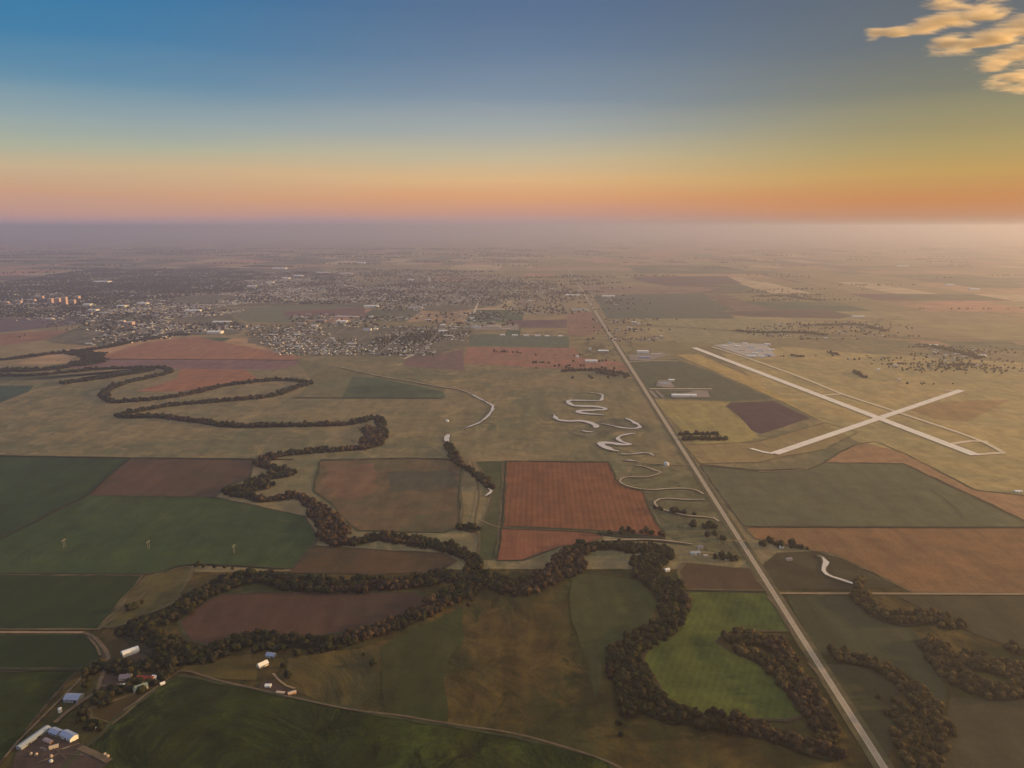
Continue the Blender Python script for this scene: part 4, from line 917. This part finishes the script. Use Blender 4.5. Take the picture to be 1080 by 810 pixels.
# white barn with a curved roof
def quonset(px, l, w_, h, rz, label):
    x, y = G(*px); e = empty('barn', (x, y, 0), rz); tag(e, label, 'barn')
    n_ = 14; V, Fc = [], []
    arc = [(-w_ / 2, 0.0), (-w_ / 2, h * .35)] + [(-w_ / 2 * math.cos(math.pi * i / n_), h * .35 + h * .65 * math.sin(math.pi * i / n_)) for i in range(1, n_)] + [(w_ / 2, h * .35), (w_ / 2, 0.0)]
    for u in (-l / 2, l / 2): V += [(u, a, b_) for a, b_ in arc]
    m_ = len(arc)
    for i in range(m_ - 1): Fc.append((i, i + 1, m_ + i + 1, m_ + i))
    mesh_obj('roof', V, Fc, M['white'], e, smooth=True)
    mesh_obj('wall', [(-l / 2 + .1, a * .995, b_ * .995) for a, b_ in arc], [tuple(range(m_))], M['white'], e)
    mesh_obj('wall', [(l / 2 - .1, a * .995, b_ * .995) for a, b_ in arc], [tuple(range(m_))], M['white'], e)
    cv, cf = [], []; boxg(cv, cf, -l / 2 - .05, -l / 2 + .095, -w_ * .22, w_ * .22, 0, h * .6); mesh_obj('door', cv, cf, M['dark'], e)
    for k_ in range(7):     # ribs of the metal skin
        u = -l / 2 + l * (k_ + .5) / 7; rv = []
        for du in (-.12, .12): rv += [(u + du, a * 1.012, b_ * 1.012) for a, b_ in arc]
        mesh_obj('rib', rv, [(i, i + 1, m_ + i + 1, m_ + i) for i in range(m_ - 1)], M['steel'], e, smooth=True)
quonset((137.5, 689.5), 24, 13, 8.5, R(42), 'white barn with rounded roof beside a dark yard and trees')
building('barn', (78, 738), 21, 15, 5, R(-4), M['grey_metal'], M['bluegrey'], 'barn with a broad blue grey roof beside the curving lane', 'barn', .22)
ax, ay = G(20, 791); bx, by = G(51, 769); lx = math.hypot(bx - ax, by - ay)
building('cattle_shed', (0, 0), lx, 9, 4, math.atan2(by - ay, bx - ax), M['grey_metal'], M['grey_metal'], 'very long narrow grey shed edging the muddy yard', 'shed', .18, 6, 5, base=((ax + bx) / 2, (ay + by) / 2))
building('shed', (59, 774), 16, 10, 4.5, R(-25), M['grey_metal'], M['bluegrey'], 'dark blue roofed shed at the top end of the long shed', 'shed', .2, 2, 2)
building('barn', (73, 778.5), 22, 11, 5.5, R(-28), M['white'], M['bluegrey'], 'white walled barn with bright blue roof at the muddy yard', 'barn', .2, 3, 2)
building('shed', (51, 783), 14, 5, 3, R(-25), M['orange'], M['mauve'], 'low mauve roofed feed shed standing in the muddy yard', 'shed', .2, 2, 0)
building('shed', (57, 789), 10, 5, 3, R(30), M['cream'], M['tanroof'], 'small tan roofed lean-to standing in the muddy yard', 'shed', .2, 1, 0)
building('farmhouse', (132.5, 716), 15, 11, 4, R(8), M['cream'], M['mauve'], 'farmhouse with a mauve roof below the shelter trees', 'house', .35, 1, 3, True)
building('shed', (130, 724.5), 7, 6, 3.4, R(20), M['orange'], M['white'], 'small pale roofed shed beside the mauve roofed farmhouse', 'shed', .3, 1, 1)
building('barn', (154, 718), 25, 10, 4.5, R(-6), M['orange'], M['red'], 'long barn with a dark red roof among farm trees', 'barn', .38, 2, 3)
building('shed', (163.5, 717), 7, 7, 5.5, R(-6), M['white'], M['white'], 'little white shed at the end of the red roofed barn', 'shed', .3, 1, 1)
building('farmhouse', (148, 727), 19, 11, 4, R(38), M['cream'], M['greengrey'], 'farmhouse with a grey green roof beside the red roofed barn', 'house', .35, 1, 3, True)
building('shed', (171.5, 722.3), 6, 4.5, 3.2, R(40), M['white'], M['white'], 'tiny white shed alone on the dirt track edge', 'shed', .25, 1, 0)
building('shed', (286, 692.5), 14, 9, 4, R(-14), M['grey_metal'], M['bluegrey'], 'blue roofed shed tucked under the river trees', 'shed', .25, 2, 1)
building('farmhouse', (277, 702.5), 15, 9, 4.2, R(48), M['cream'], M['white'], 'cream farmhouse with white roof beside golden grass', 'house', .35, 1, 3, True)
building('shed', (283, 724.5), 8, 6, 3.2, R(0), M['white'], M['white'], 'white shed at the top of the dirt yard', 'shed', .25, 1, 1)
building('shed', (308, 732), 11, 5, 3, R(30), M['orange'], M['tanroof'], 'rust brown shed at the right end of the dirt yard', 'shed', .25, 1, 0)
building('shed', (296, 731.5), 12, 4, 2.4, R(-10), M['orange'], M['tanroof'], 'low brown pen shelter in the dirt yard', 'shed', .2, 1, 0)
building('barn', (733, 584.5), 19, 9, 4.5, R(6), M['white'], M['grey_metal'], 'pale barn among roadside farm trees', 'barn', .25, 2, 1)
building('farmhouse', (738.5, 578.5), 10, 9, 4.5, R(0), M['cream'], M['mauve'], 'small house behind the pale roadside barn', 'house', .3, 1, 1)
building('farmhouse', (767, 590), 13, 9, 4.5, R(10), M['cream'], M['tanroof'], 'cream house in trees beside the straight road', 'house', .3, 1, 2)
building('shed', (744, 587), 8, 6, 3.5, R(0), M['cream'], M['tanroof'], 'small tan shed between the two roadside farmsteads', 'shed', .3, 1, 1)
building('shed', (703.5, 602.3), 9, 7, 4, R(20), M['white'], M['white'], 'white shed at the top of the tree belt', 'shed', .3, 1, 1)
building('shed', (832, 591), 11, 7, 4, R(10), M['cream'], M['mauve'], 'small shed in brush near the winding creek', 'shed', .3, 1, 1)
building('shed', (824, 578), 9, 6, 4, R(0), M['white'], M['white'], 'white shed at the lower edge of the orange field', 'shed', .3, 1, 1)
BIG = [ # px, py(base), width px, depth m, height m, wall, roof, label
 ((722, 419), 26, 26, 8, 'white', 'white', 'very long white warehouse beside the straight road'),
 ((701, 406), 9, 20, 7, 'white', 'grey_metal', 'small grey roofed shed above the long warehouse'),
 ((708.5, 402.5), 6, 20, 7, 'white', 'white', 'small white shed above the long warehouse'),
 ((678.5, 373), 12, 34, 13, 'white', 'white', 'tall white hall right of the straight road'),
 ((680, 378.5), 12, 22, 8, 'bluegrey', 'bluegrey', 'blue grey hall in front of the tall white hall'),
 ((692.5, 374.5), 11, 20, 7, 'white', 'tanroof', 'low pale shed right of the tall white hall'),
 ((624, 382.5), 13, 30, 10, 'white', 'white', 'white hall on the red brown field'),
 ((636.5, 371.5), 11, 30, 7, 'grey_metal', 'white', 'grey walled hall left of the straight road'),
 ((609, 377.5), 3, 16, 10, 'white', 'white', 'small white block on the red brown field edge'),
 ((622.5, 369.5), 2.5, 14, 12, 'white', 'white', 'slim white block behind the white hall'),
 ((669, 341), 5, 30, 10, 'white', 'white', 'bright white block beyond the scattered sheds'),
 ((642, 313.5), 13, 60, 14, 'white', 'white', 'long white hall far right of the road'),
 ((604, 312.5), 15, 60, 12, 'white', 'white', 'long white hall far left of the road'),
 ((612, 327.5), 18, 40, 11, 'white', 'grey_metal', 'pale hall touching the far road'),
 ((225.5, 352.3), 15, 50, 14, 'white', 'white', 'bright white hall at the near edge of town'),
 ((233, 341), 18, 45, 11, 'white', 'white', 'long white hall beside the grey green town field'),
 ((202, 329), 16, 60, 12, 'white', 'white', 'long pale hall left of the grey green town field'),
 ((106, 298.3), 16, 90, 15, 'white', 'white', 'lone white block in the wooded old town'),
 ((127, 324), 9, 60, 12, 'white', 'white', 'white hall on the upper left edge of the business quarter'),
 ((149, 321.5), 10, 60, 13, 'white', 'white', 'white hall at the top of the business quarter'),
 ((91, 322.5), 8, 60, 12, 'white', 'white', 'white hall right of the pink tower'),
 ((97, 328), 9, 50, 10, 'white', 'white', 'low white hall below the pink tower'),
 ((365, 335), 25, 25, 9, 'pink', 'white', 'very long narrow pale hall below the town strip'),
 ((338, 340), 9, 50, 14, 'mauve', 'mauve', 'mauve block left of the pale flat hall'),
 ((360, 340.5), 11, 60, 10, 'white', 'white', 'pale flat hall below the long narrow hall'),
 ((391, 335), 4, 30, 9, 'white', 'white', 'small white block at the end of the long narrow hall'),
 ((391, 324.5), 15, 60, 13, 'white', 'white', 'white hall in the middle of the town strip'),
 ((438, 325.5), 15, 50, 11, 'white', 'grey_metal', 'grey roofed hall right of the town strip'),
 ((387, 349), 8, 45, 11, 'white', 'bluegrey', 'blue roofed hall at the top of the suburb'),
 ((396, 348), 4, 30, 9, 'white', 'white', 'white block right of the blue roofed hall'),
 ((467, 350.5), 9, 40, 10, 'white', 'white', 'white hall near the cross road'),
 ((467, 343.8), 5, 30, 9, 'white', 'white', 'small white hall behind the cross road'),
 ((502, 346), 10, 40, 10, 'white', 'grey_metal', 'grey roofed hall on the cross road'),
 ((521, 346), 14, 50, 11, 'cream', 'tanroof', 'tan roofed hall on the cross road'),
 ((534, 348.5), 9, 30, 9, 'pink', 'tanroof', 'low pinkish hall at the end of the paved lot'),
 ((530, 354.3), 5, 20, 7, 'white', 'white', 'first white barn of the row along the green strip'),
 ((543, 354.5), 6, 20, 7, 'white', 'white', 'second white barn of the row along the green strip'),
 ((555, 354.8), 6, 20, 7, 'white', 'white', 'third white barn of the row along the green strip'),
 ((567, 355), 6, 20, 7, 'white', 'white', 'fourth white barn of the row along the green strip'),
 ((577, 355.2), 5, 20, 7, 'white', 'white', 'fifth white barn of the row along the green strip'),
 ((591, 355.4), 4, 20, 7, 'white', 'white', 'last white barn of the row near the pinkish field'),
 ((294, 284), 14, 110, 17, 'white', 'white', 'long white hall on the far side of town'),
 ((340, 288.5), 12, 90, 15, 'pink', 'white', 'pinkish white hall at the far edge of town'),
 ((364, 289.5), 14, 80, 15, 'pink', 'white', 'pale hall right of the pinkish white hall'),
 ((314, 292), 9, 90, 15, 'white', 'white', 'bright hall in the far retail strip'),
 ((301, 294.5), 7, 90, 15, 'white', 'white', 'second bright hall in the far retail strip'),
 ((284, 299), 8, 80, 14, 'white', 'white', 'third bright hall in the far retail strip'),
 ((265, 303), 9, 70, 13, 'white', 'white', 'nearest bright hall in the far retail strip'),
 ((380, 278), 9, 120, 18, 'white', 'white', 'white hall alone on the plain beyond the town'),
 ((433, 296), 6, 60, 14, 'white', 'white', 'white block left of the tall grain elevator'),
 ((906, 335), 12, 40, 9, 'white', 'white', 'white shed beyond the dark strip field'),
 ((953, 281.5), 12, 80, 15, 'white', 'white', 'lone far white hall near the hazy horizon'),
 ((1003, 301.5), 8, 60, 13, 'white', 'white', 'left one of two bright far sheds on the hazy plain'),
 ((1029, 306), 10, 60, 12, 'white', 'white', 'right one of two bright far sheds on the hazy plain'),
 ((1037, 376.5), 8, 25, 7, 'white', 'white', 'white shed at the right end of the far trees'),
 ((927, 391), 3, 14, 7, 'white', 'white', 'small white shed behind the taxiway'),
 ((1075, 520), 7, 10, 4, 'white', 'white', 'white shed on the right edge beside orange stubble'),
 ((985, 365), 10, 20, 6, 'cream', 'white', 'pale shed by the far road'),
 ((810, 364.5), 6, 26, 9, 'white', 'white', 'white hangar at the back corner of the apron'),
 ((793, 367.5), 7, 24, 8, 'white', 'grey_metal', 'grey roofed hangar at the back of the apron'),
 ((803, 371), 8, 26, 9, 'white', 'grey_metal', 'grey roofed hangar in the middle of the apron'),
 ((793, 377), 8, 22, 8, 'white', 'white', 'white hangar at the near corner of the apron'),
 ((811, 376), 8, 24, 8, 'white', 'bluegrey', 'blue roofed hangar at the right corner of the apron'),
 ((771, 363), 5, 22, 8, 'white', 'grey_metal', 'grey roofed hangar at the left end of the apron'),
 ((783, 370.5), 6, 18, 7, 'cream', 'tanroof', 'tan roofed airport building on the apron'),
 ((778, 366.5), 5, 22, 9, 'white', 'white', 'small white hangar behind the tan roofed airport building'),
 ((797, 373.8), 6, 20, 9, 'white', 'white', 'small white hangar in front of the grey roofed middle hangar'),
 ((765, 366), 4, 16, 7, 'white', 'white', 'tiny white hangar at the left tip of the apron'),
 ((804, 377.3), 5, 16, 8, 'white', 'white', 'small white hangar between the two near corners of the apron'),
 ((786, 363.5), 5, 20, 8, 'white', 'white', 'white hangar at the middle of the back edge of the apron'),
 ((814, 370), 6, 20, 7, 'white', 'white', 'white hangar right of the middle of the apron'),
]
for (px, wpx, dep, hh, wl, rf, lab) in BIG:
    x, y = G(*px); zc = y * cp + H * sp; wm_ = wpx * zc / F
    nm = 'hangar' if 'hangar' in lab else ('barn' if 'barn' in lab else 'warehouse')
    building(nm, px, wm_, dep, hh, ROT if 'hangar' not in lab else R(-20), M[wl], M[rf], lab, nm, .07 if hh > 8 else .12, 0 if wpx < 5 else 2, 0, base=(x, y + dep / 2))
# downtown blocks
def block(px, wpx, hpx, dep, label, mat='pink', name='tower_block'):
    x, y = G(*px); zc = y * cp + H * sp; w2 = wpx * zc / F / 2; hh = hpx * zc / F
    e = empty(name, (x, y, 0), ROT); tag(e, label, 'building')
    V, Fc = [], []; boxg(V, Fc, -w2, w2, 0, dep, 0, hh); mesh_obj('wall', V, Fc, M[mat], e)
    V, Fc = [], []; boxg(V, Fc, -w2 - 1, w2 + 1, -1, dep + 1, hh + .01, hh + 1.4); mesh_obj('roof', V, Fc, M['cream'], e)
    nf = max(2, int(hh / 6))
    for i in range(nf):
        z = 4 + (hh - 6) * i / nf; V, Fc = [], []; boxg(V, Fc, -w2 * .86, w2 * .86, -.5, -.003, z, z + 1.6); mesh_obj('window', V, Fc, M['dark'], e)
block((67.5, 322.5), 5, 9, 30, 'tall pink tower rising from the old town')
block((60, 319.5), 5.5, 5, 30, 'broad pink block behind the pink tower')
block((52.5, 320), 4.5, 5, 30, 'cream and pink block left of the pink tower')
block((76, 321), 5, 4.5, 30, 'low rust pink block right of the pink tower')
block((80.5, 316), 4.5, 3.5, 40, 'pale pink block behind and right of the tower')
block((32, 319), 9, 3, 30, 'long low pink block left of the tower group')
block((18, 320.5), 8, 3, 30, 'long pink block at the left of the old town')
block((41, 315), 8, 2.5, 30, 'pale low block behind the left pink blocks')
block((5, 321), 6, 2.5, 30, 'small pink block at the left edge')
block((135, 343), 9, 3, 40, 'reddish pink brick block in the business quarter')
block((128, 341), 5, 2.5, 30, 'small orange pink block beside the business quarter')
# grain elevator: a row of joined round bins and a head house
x, y = G(452.5, 297.5); e = empty('grain_elevator', (x, y, 0), ROT); tag(e, 'tall slim white grain elevator beyond the town', 'grain elevator')
for i in range(3):
    V, Fc = taper([(-14 + 14 * i, 0, 0), (-14 + 14 * i, 0, 46)], [7.4, 7.4], 20); Fc.append(tuple(range(20, 40))); mesh_obj('silo', V, Fc, M['white'], e)
V, Fc = [], []; boxg(V, Fc, -12, 12, -5, 5, 46.01, 62); mesh_obj('head_house', V, Fc, M['white'], e)
def tank(px, r, h, label, legs=False):
    x, y = G(*px); e = empty('storage_tank', (x, y, 0)); tag(e, label, 'tank')
    V, Fc = taper([(0, 0, 0), (0, 0, h)], [r, r], 20); mesh_obj('shell', V, Fc, M['white'], e)
    V, Fc = taper([(0, 0, h + .01), (0, 0, h + r * .35), (0, 0, h + r * .5)], [r * 1.02, r * .4, .05], 20); mesh_obj('roof', V, Fc, M['steel'], e)
tank((63.5, 751), 2.6, 6, 'small white upright tank beside the curving lane')
tank((703, 490.5), 7, 7, 'round white tank beside the straight road')
tank((101, 768.5), 1.6, 2.2, 'tiny white tank beside the dark hedge')
tank((54, 803.8), 2.2, 3, 'small white tank at the bottom of the muddy yard')
M['rail'] = plain_mat('weathered_rail', (.22, .18, .15), .85, .2, .5)
def pen(px, label):
    P = [G(*q) for q in px]; x0, y0 = P[0]; e = empty('fence', (x0, y0, 0)); tag(e, label, 'fence')
    V, Fc, RV, RF = [], [], [], []
    for a, b in zip(P, P[1:]):
        L_ = math.hypot(b[0] - a[0], b[1] - a[1]); n_ = max(1, int(L_ / 4))
        for i in range(n_ + 1):
            u = a[0] + (b[0] - a[0]) * i / n_ - x0; v = a[1] + (b[1] - a[1]) * i / n_ - y0; boxg(V, Fc, u - .09, u + .09, v - .09, v + .09, 0, 2.2)
        d = ((b[1] - a[1]) / L_ * .04, -(b[0] - a[0]) / L_ * .04)
        for z in (1.1, 1.6, 2.0):
            k = len(RV); A2 = (a[0] - x0, a[1] - y0); B2 = (b[0] - x0, b[1] - y0)
            for zz in (z, z + .16):
                RV += [(A2[0] + d[0], A2[1] + d[1], zz), (B2[0] + d[0], B2[1] + d[1], zz), (B2[0] - d[0], B2[1] - d[1], zz), (A2[0] - d[0], A2[1] - d[1], zz)]
            RF += [tuple(k + i for i in f) for f in ((0, 3, 2, 1), (4, 5, 6, 7), (0, 1, 5, 4), (1, 2, 6, 5), (2, 3, 7, 6), (3, 0, 4, 7))]
    mesh_obj('post', V, Fc, M['rail'], e)['kind'] = 'stuff'; mesh_obj('rail', RV, RF, M['rail'], e)
pen([(30, 794), (60, 792), (84, 785)], 'rail fence crossing the upper muddy yard')
pen([(40, 806), (62, 796), (98, 798)], 'rail fence crossing the lower muddy yard')
pen([(60, 792), (70, 801)], 'short rail fence splitting the muddy yard')
def bunk(px, l, rz, label):
    x, y = G(*px); e = empty('feed_trough', (x, y, 0), rz); tag(e, label, 'trough')
    V, Fc = [], []; boxg(V, Fc, -l / 2, l / 2, -.9, .9, 0, .35); mesh_obj('base', V, Fc, M['cream'], e)
    V, Fc = [], []
    boxg(V, Fc, -l / 2, l / 2, -.9, -.7, .351, .95); boxg(V, Fc, -l / 2, l / 2, .7, .9, .351, .95); mesh_obj('side_panel', V, Fc, M['cream'], e)
bunk((46, 790), 11, R(-20), 'pale feed trough left in the muddy yard'); bunk((70, 789), 9, R(35), 'pale feed trough right in the muddy yard'); bunk((84, 795), 12, R(-30), 'pale feed trough at the right edge of the muddy yard')
def bale(px, label):
    x, y = G(*px); r_ = .95; V, Fc = [], []; n_ = 16
    for u in (-.8, .8):
        V += [(u, r_ * math.cos(2 * math.pi * i / n_), r_ + r_ * math.sin(2 * math.pi * i / n_)) for i in range(n_)]
    Fc = [(i, (i + 1) % n_, n_ + (i + 1) % n_, n_ + i) for i in range(n_)] + [tuple(range(n_))[::-1], tuple(range(n_, 2 * n_))]
    o = mesh_obj('hay_bale', V, Fc, M['tanroof']); o.location = (x, y, .9); o.rotation_euler = (0, 0, rng.uniform(0, 3)); o.scale = (1.7, 1.7, 1.7); tag(o, label, 'hay bale', 'hay bales by the muddy yard')
for q in ((111, 797), (114, 799), (33, 797), (38.5, 797.5), (54.5, 799)): bale(q, 'pale round hay bale lying about the muddy yard')
tank((471.5, 444.5), 6, 5, 'pale tank in grassland near the creek pond')
# H-frame power poles in the green field
M['wood'] = plain_mat('weathered_pole', (.24, .22, .19), .8, .1, .5)
pole0 = None
for i, (px, py, lb) in enumerate(((-18, 571, 'pale twin-legged power pylon at the far left'), (68, 577.5, 'leftmost pale power pylon in the green field'), (157, 579, 'middle pale power pylon in the green field'), (247, 583.5, 'pale power pylon nearest the wooded bend'))):
    if px < 0: continue
    x, y = G(px, py)
    if pole0 is None:
        e = empty('power_pylon', (x, y, .2), R(80)); parts = []
        for s in (-2.4, 2.4):
            V, Fc = taper([(s, 0, 0), (s, 0, 19)], [.42, .28], 8); parts.append(mesh_obj('leg', V, Fc, M['wood'], e))
        V, Fc = [], []; boxg(V, Fc, -5.5, 5.5, -.25, .25, 16.2, 16.8); parts.append(mesh_obj('crossarm', V, Fc, M['wood'], e))
        for s in (-5, 0, 5):
            V, Fc = taper([(s, 0, 14.6), (s, 0, 16.19)], [.2, .2], 8); parts.append(mesh_obj('insulator', V, Fc, M['white'], e))
        pole0 = (e, parts)
    else:
        e = pole0[0].copy(); COL.objects.link(e); e.location = (x, y, .2)
        for c in pole0[1]: d = c.copy(); COL.objects.link(d); d.parent = e
    tag(e, lb, 'pylon', 'power pylons crossing the green field')

# ------------------------------------------------------------------ haze
hb = bpy.data.materials.new('haze_air'); hb.use_nodes = True; nt = hb.node_tree; nt.nodes.clear()
pv = nt.nodes.new('ShaderNodeVolumePrincipled'); pv.inputs['Color'].default_value = (.62, .63, .82, 1); pv.inputs['Density'].default_value = 6.8e-5; pv.inputs['Anisotropy'].default_value = .52
mo = nt.nodes.new('ShaderNodeOutputMaterial'); nt.links.new(pv.outputs[0], mo.inputs['Volume'])
V, Fc = [], []; boxg(V, Fc, -96000, 96000, -96000, 96000, -1.0, 700.0)
tag(mesh_obj('haze', V, Fc, hb), 'thin dusty haze lying over the whole plain', 'haze', kind='stuff')

# ------------------------------------------------------------------ cloud: a thin broken sheet far above the haze, lit by the low sun
HC = 3000.0
def C(px, py):
    a, f, d = ray(px, py); t = (HC - H) / d; return (a * t, f * t)
cm = bpy.data.materials.new('cloud_vapour'); cm.use_nodes = True; nt = cm.node_tree; nt.nodes.clear()
pv = nt.nodes.new('ShaderNodeVolumePrincipled'); pv.inputs['Color'].default_value = (1, .88, .66, 1); pv.inputs['Anisotropy'].default_value = .3  # warm tint puts the gold of the low sun into the vapour colour
g = nt.nodes.new('ShaderNodeNewGeometry')
mpn = nt.nodes.new('ShaderNodeMapping'); mpn.inputs['Rotation'].default_value = (0, 0, R(-62)); mpn.inputs['Scale'].default_value = (1 / 1000, 1 / 300, 1 / 170); nt.links.new(g.outputs['Position'], mpn.inputs[0])
n1 = nt.nodes.new('ShaderNodeTexNoise'); n1.inputs['Scale'].default_value = 1.0; n1.inputs['Detail'].default_value = 9; n1.inputs['Roughness'].default_value = .76; n1.inputs['Distortion'].default_value = .6
nt.links.new(mpn.outputs[0], n1.inputs['Vector'])
BL = [(922, 37, 16, 4), (945, 34, 20, 5), (975, 27, 28, 8), (1000, 20, 30, 9), (1035, 14, 34, 12), (1000, 44, 22, 6), (1020, 48, 30, 8), (1050, 40, 36, 16), (1080, 55, 34, 18), (1048, 70, 20, 6), (1070, 82, 26, 10), (1095, 88, 30, 12), (1000, 4, 40, 5), (1050, -4, 50, 8), (1110, 20, 50, 25), (1130, 60, 40, 25)]
mask = None
for (bx_, by_, rx_, ry_) in BL:
    c_ = C(bx_, by_); rxm = abs(C(bx_ + rx_, by_)[0] - c_[0]); rym = abs(C(bx_, by_ + ry_)[1] - c_[1])
    v1 = nt.nodes.new('ShaderNodeVectorMath'); v1.operation = 'SUBTRACT'; v1.inputs[1].default_value = (c_[0], c_[1], 0); nt.links.new(g.outputs['Position'], v1.inputs[0])
    # each bough of the sheet stretches away from the viewer's side of the sky along the wind
    v2 = nt.nodes.new('ShaderNodeVectorMath'); v2.operation = 'MULTIPLY'; v2.inputs[1].default_value = (1 / rxm, 1 / rym, 0); nt.links.new(v1.outputs[0], v2.inputs[0])
    v3 = nt.nodes.new('ShaderNodeVectorMath'); v3.operation = 'LENGTH'; nt.links.new(v2.outputs[0], v3.inputs[0])
    o_ = v3.outputs['Value']
    if mask is None: mask = o_
    else:
        m_n = nt.nodes.new('ShaderNodeMath'); m_n.operation = 'SMOOTH_MIN'; m_n.inputs[2].default_value = .2
        nt.links.new(mask, m_n.inputs[0]); nt.links.new(o_, m_n.inputs[1]); mask = m_n.outputs[0]
fall = nt.nodes.new('ShaderNodeMapRange'); fall.inputs['From Min'].default_value = 0.2; fall.inputs['From Max'].default_value = 1.7; fall.inputs['To Min'].default_value = .05; fall.inputs['To Max'].default_value = -.26
nt.links.new(mask, fall.inputs[0])
sm = nt.nodes.new('ShaderNodeMath'); sm.operation = 'ADD'; nt.links.new(n1.outputs['Fac'], sm.inputs[0]); nt.links.new(fall.outputs[0], sm.inputs[1])
r1 = nt.nodes.new('ShaderNodeMapRange'); r1.inputs['From Min'].default_value = .478; r1.inputs['From Max'].default_value = .60; r1.inputs['To Max'].default_value = .011
nt.links.new(sm.outputs[0], r1.inputs[0]); nt.links.new(r1.outputs[0], pv.inputs['Density'])
mo = nt.nodes.new('ShaderNodeOutputMaterial'); nt.links.new(pv.outputs[0], mo.inputs['Volume'])
try: cm.cycles.volume_step_rate = 0.03; cm.cycles.homogeneous_volume = False
except Exception: pass
CP = [(885, 48), (900, 20), (930, -10), (1010, -30), (1300, -30), (1350, 20), (1300, 116), (1000, 116), (960, 80)]
Pc = [Vector(C(*q)) for q in CP]; m_ = len(Pc)
V = [(p.x, p.y, HC - 60) for p in Pc] + [(p.x, p.y, HC + 60) for p in Pc]
Fc = [tuple(reversed(range(m_))), tuple(range(m_, 2 * m_))] + [(i, (i + 1) % m_, m_ + (i + 1) % m_, m_ + i) for i in range(m_)]
tag(mesh_obj('cloud', V, Fc, cm), 'golden broken cloud in the upper right of the sky', 'cloud', kind='structure')
print('TREES', len(trees), len(town_trees), 'HOUSES', len(houses), 'zt', zt)
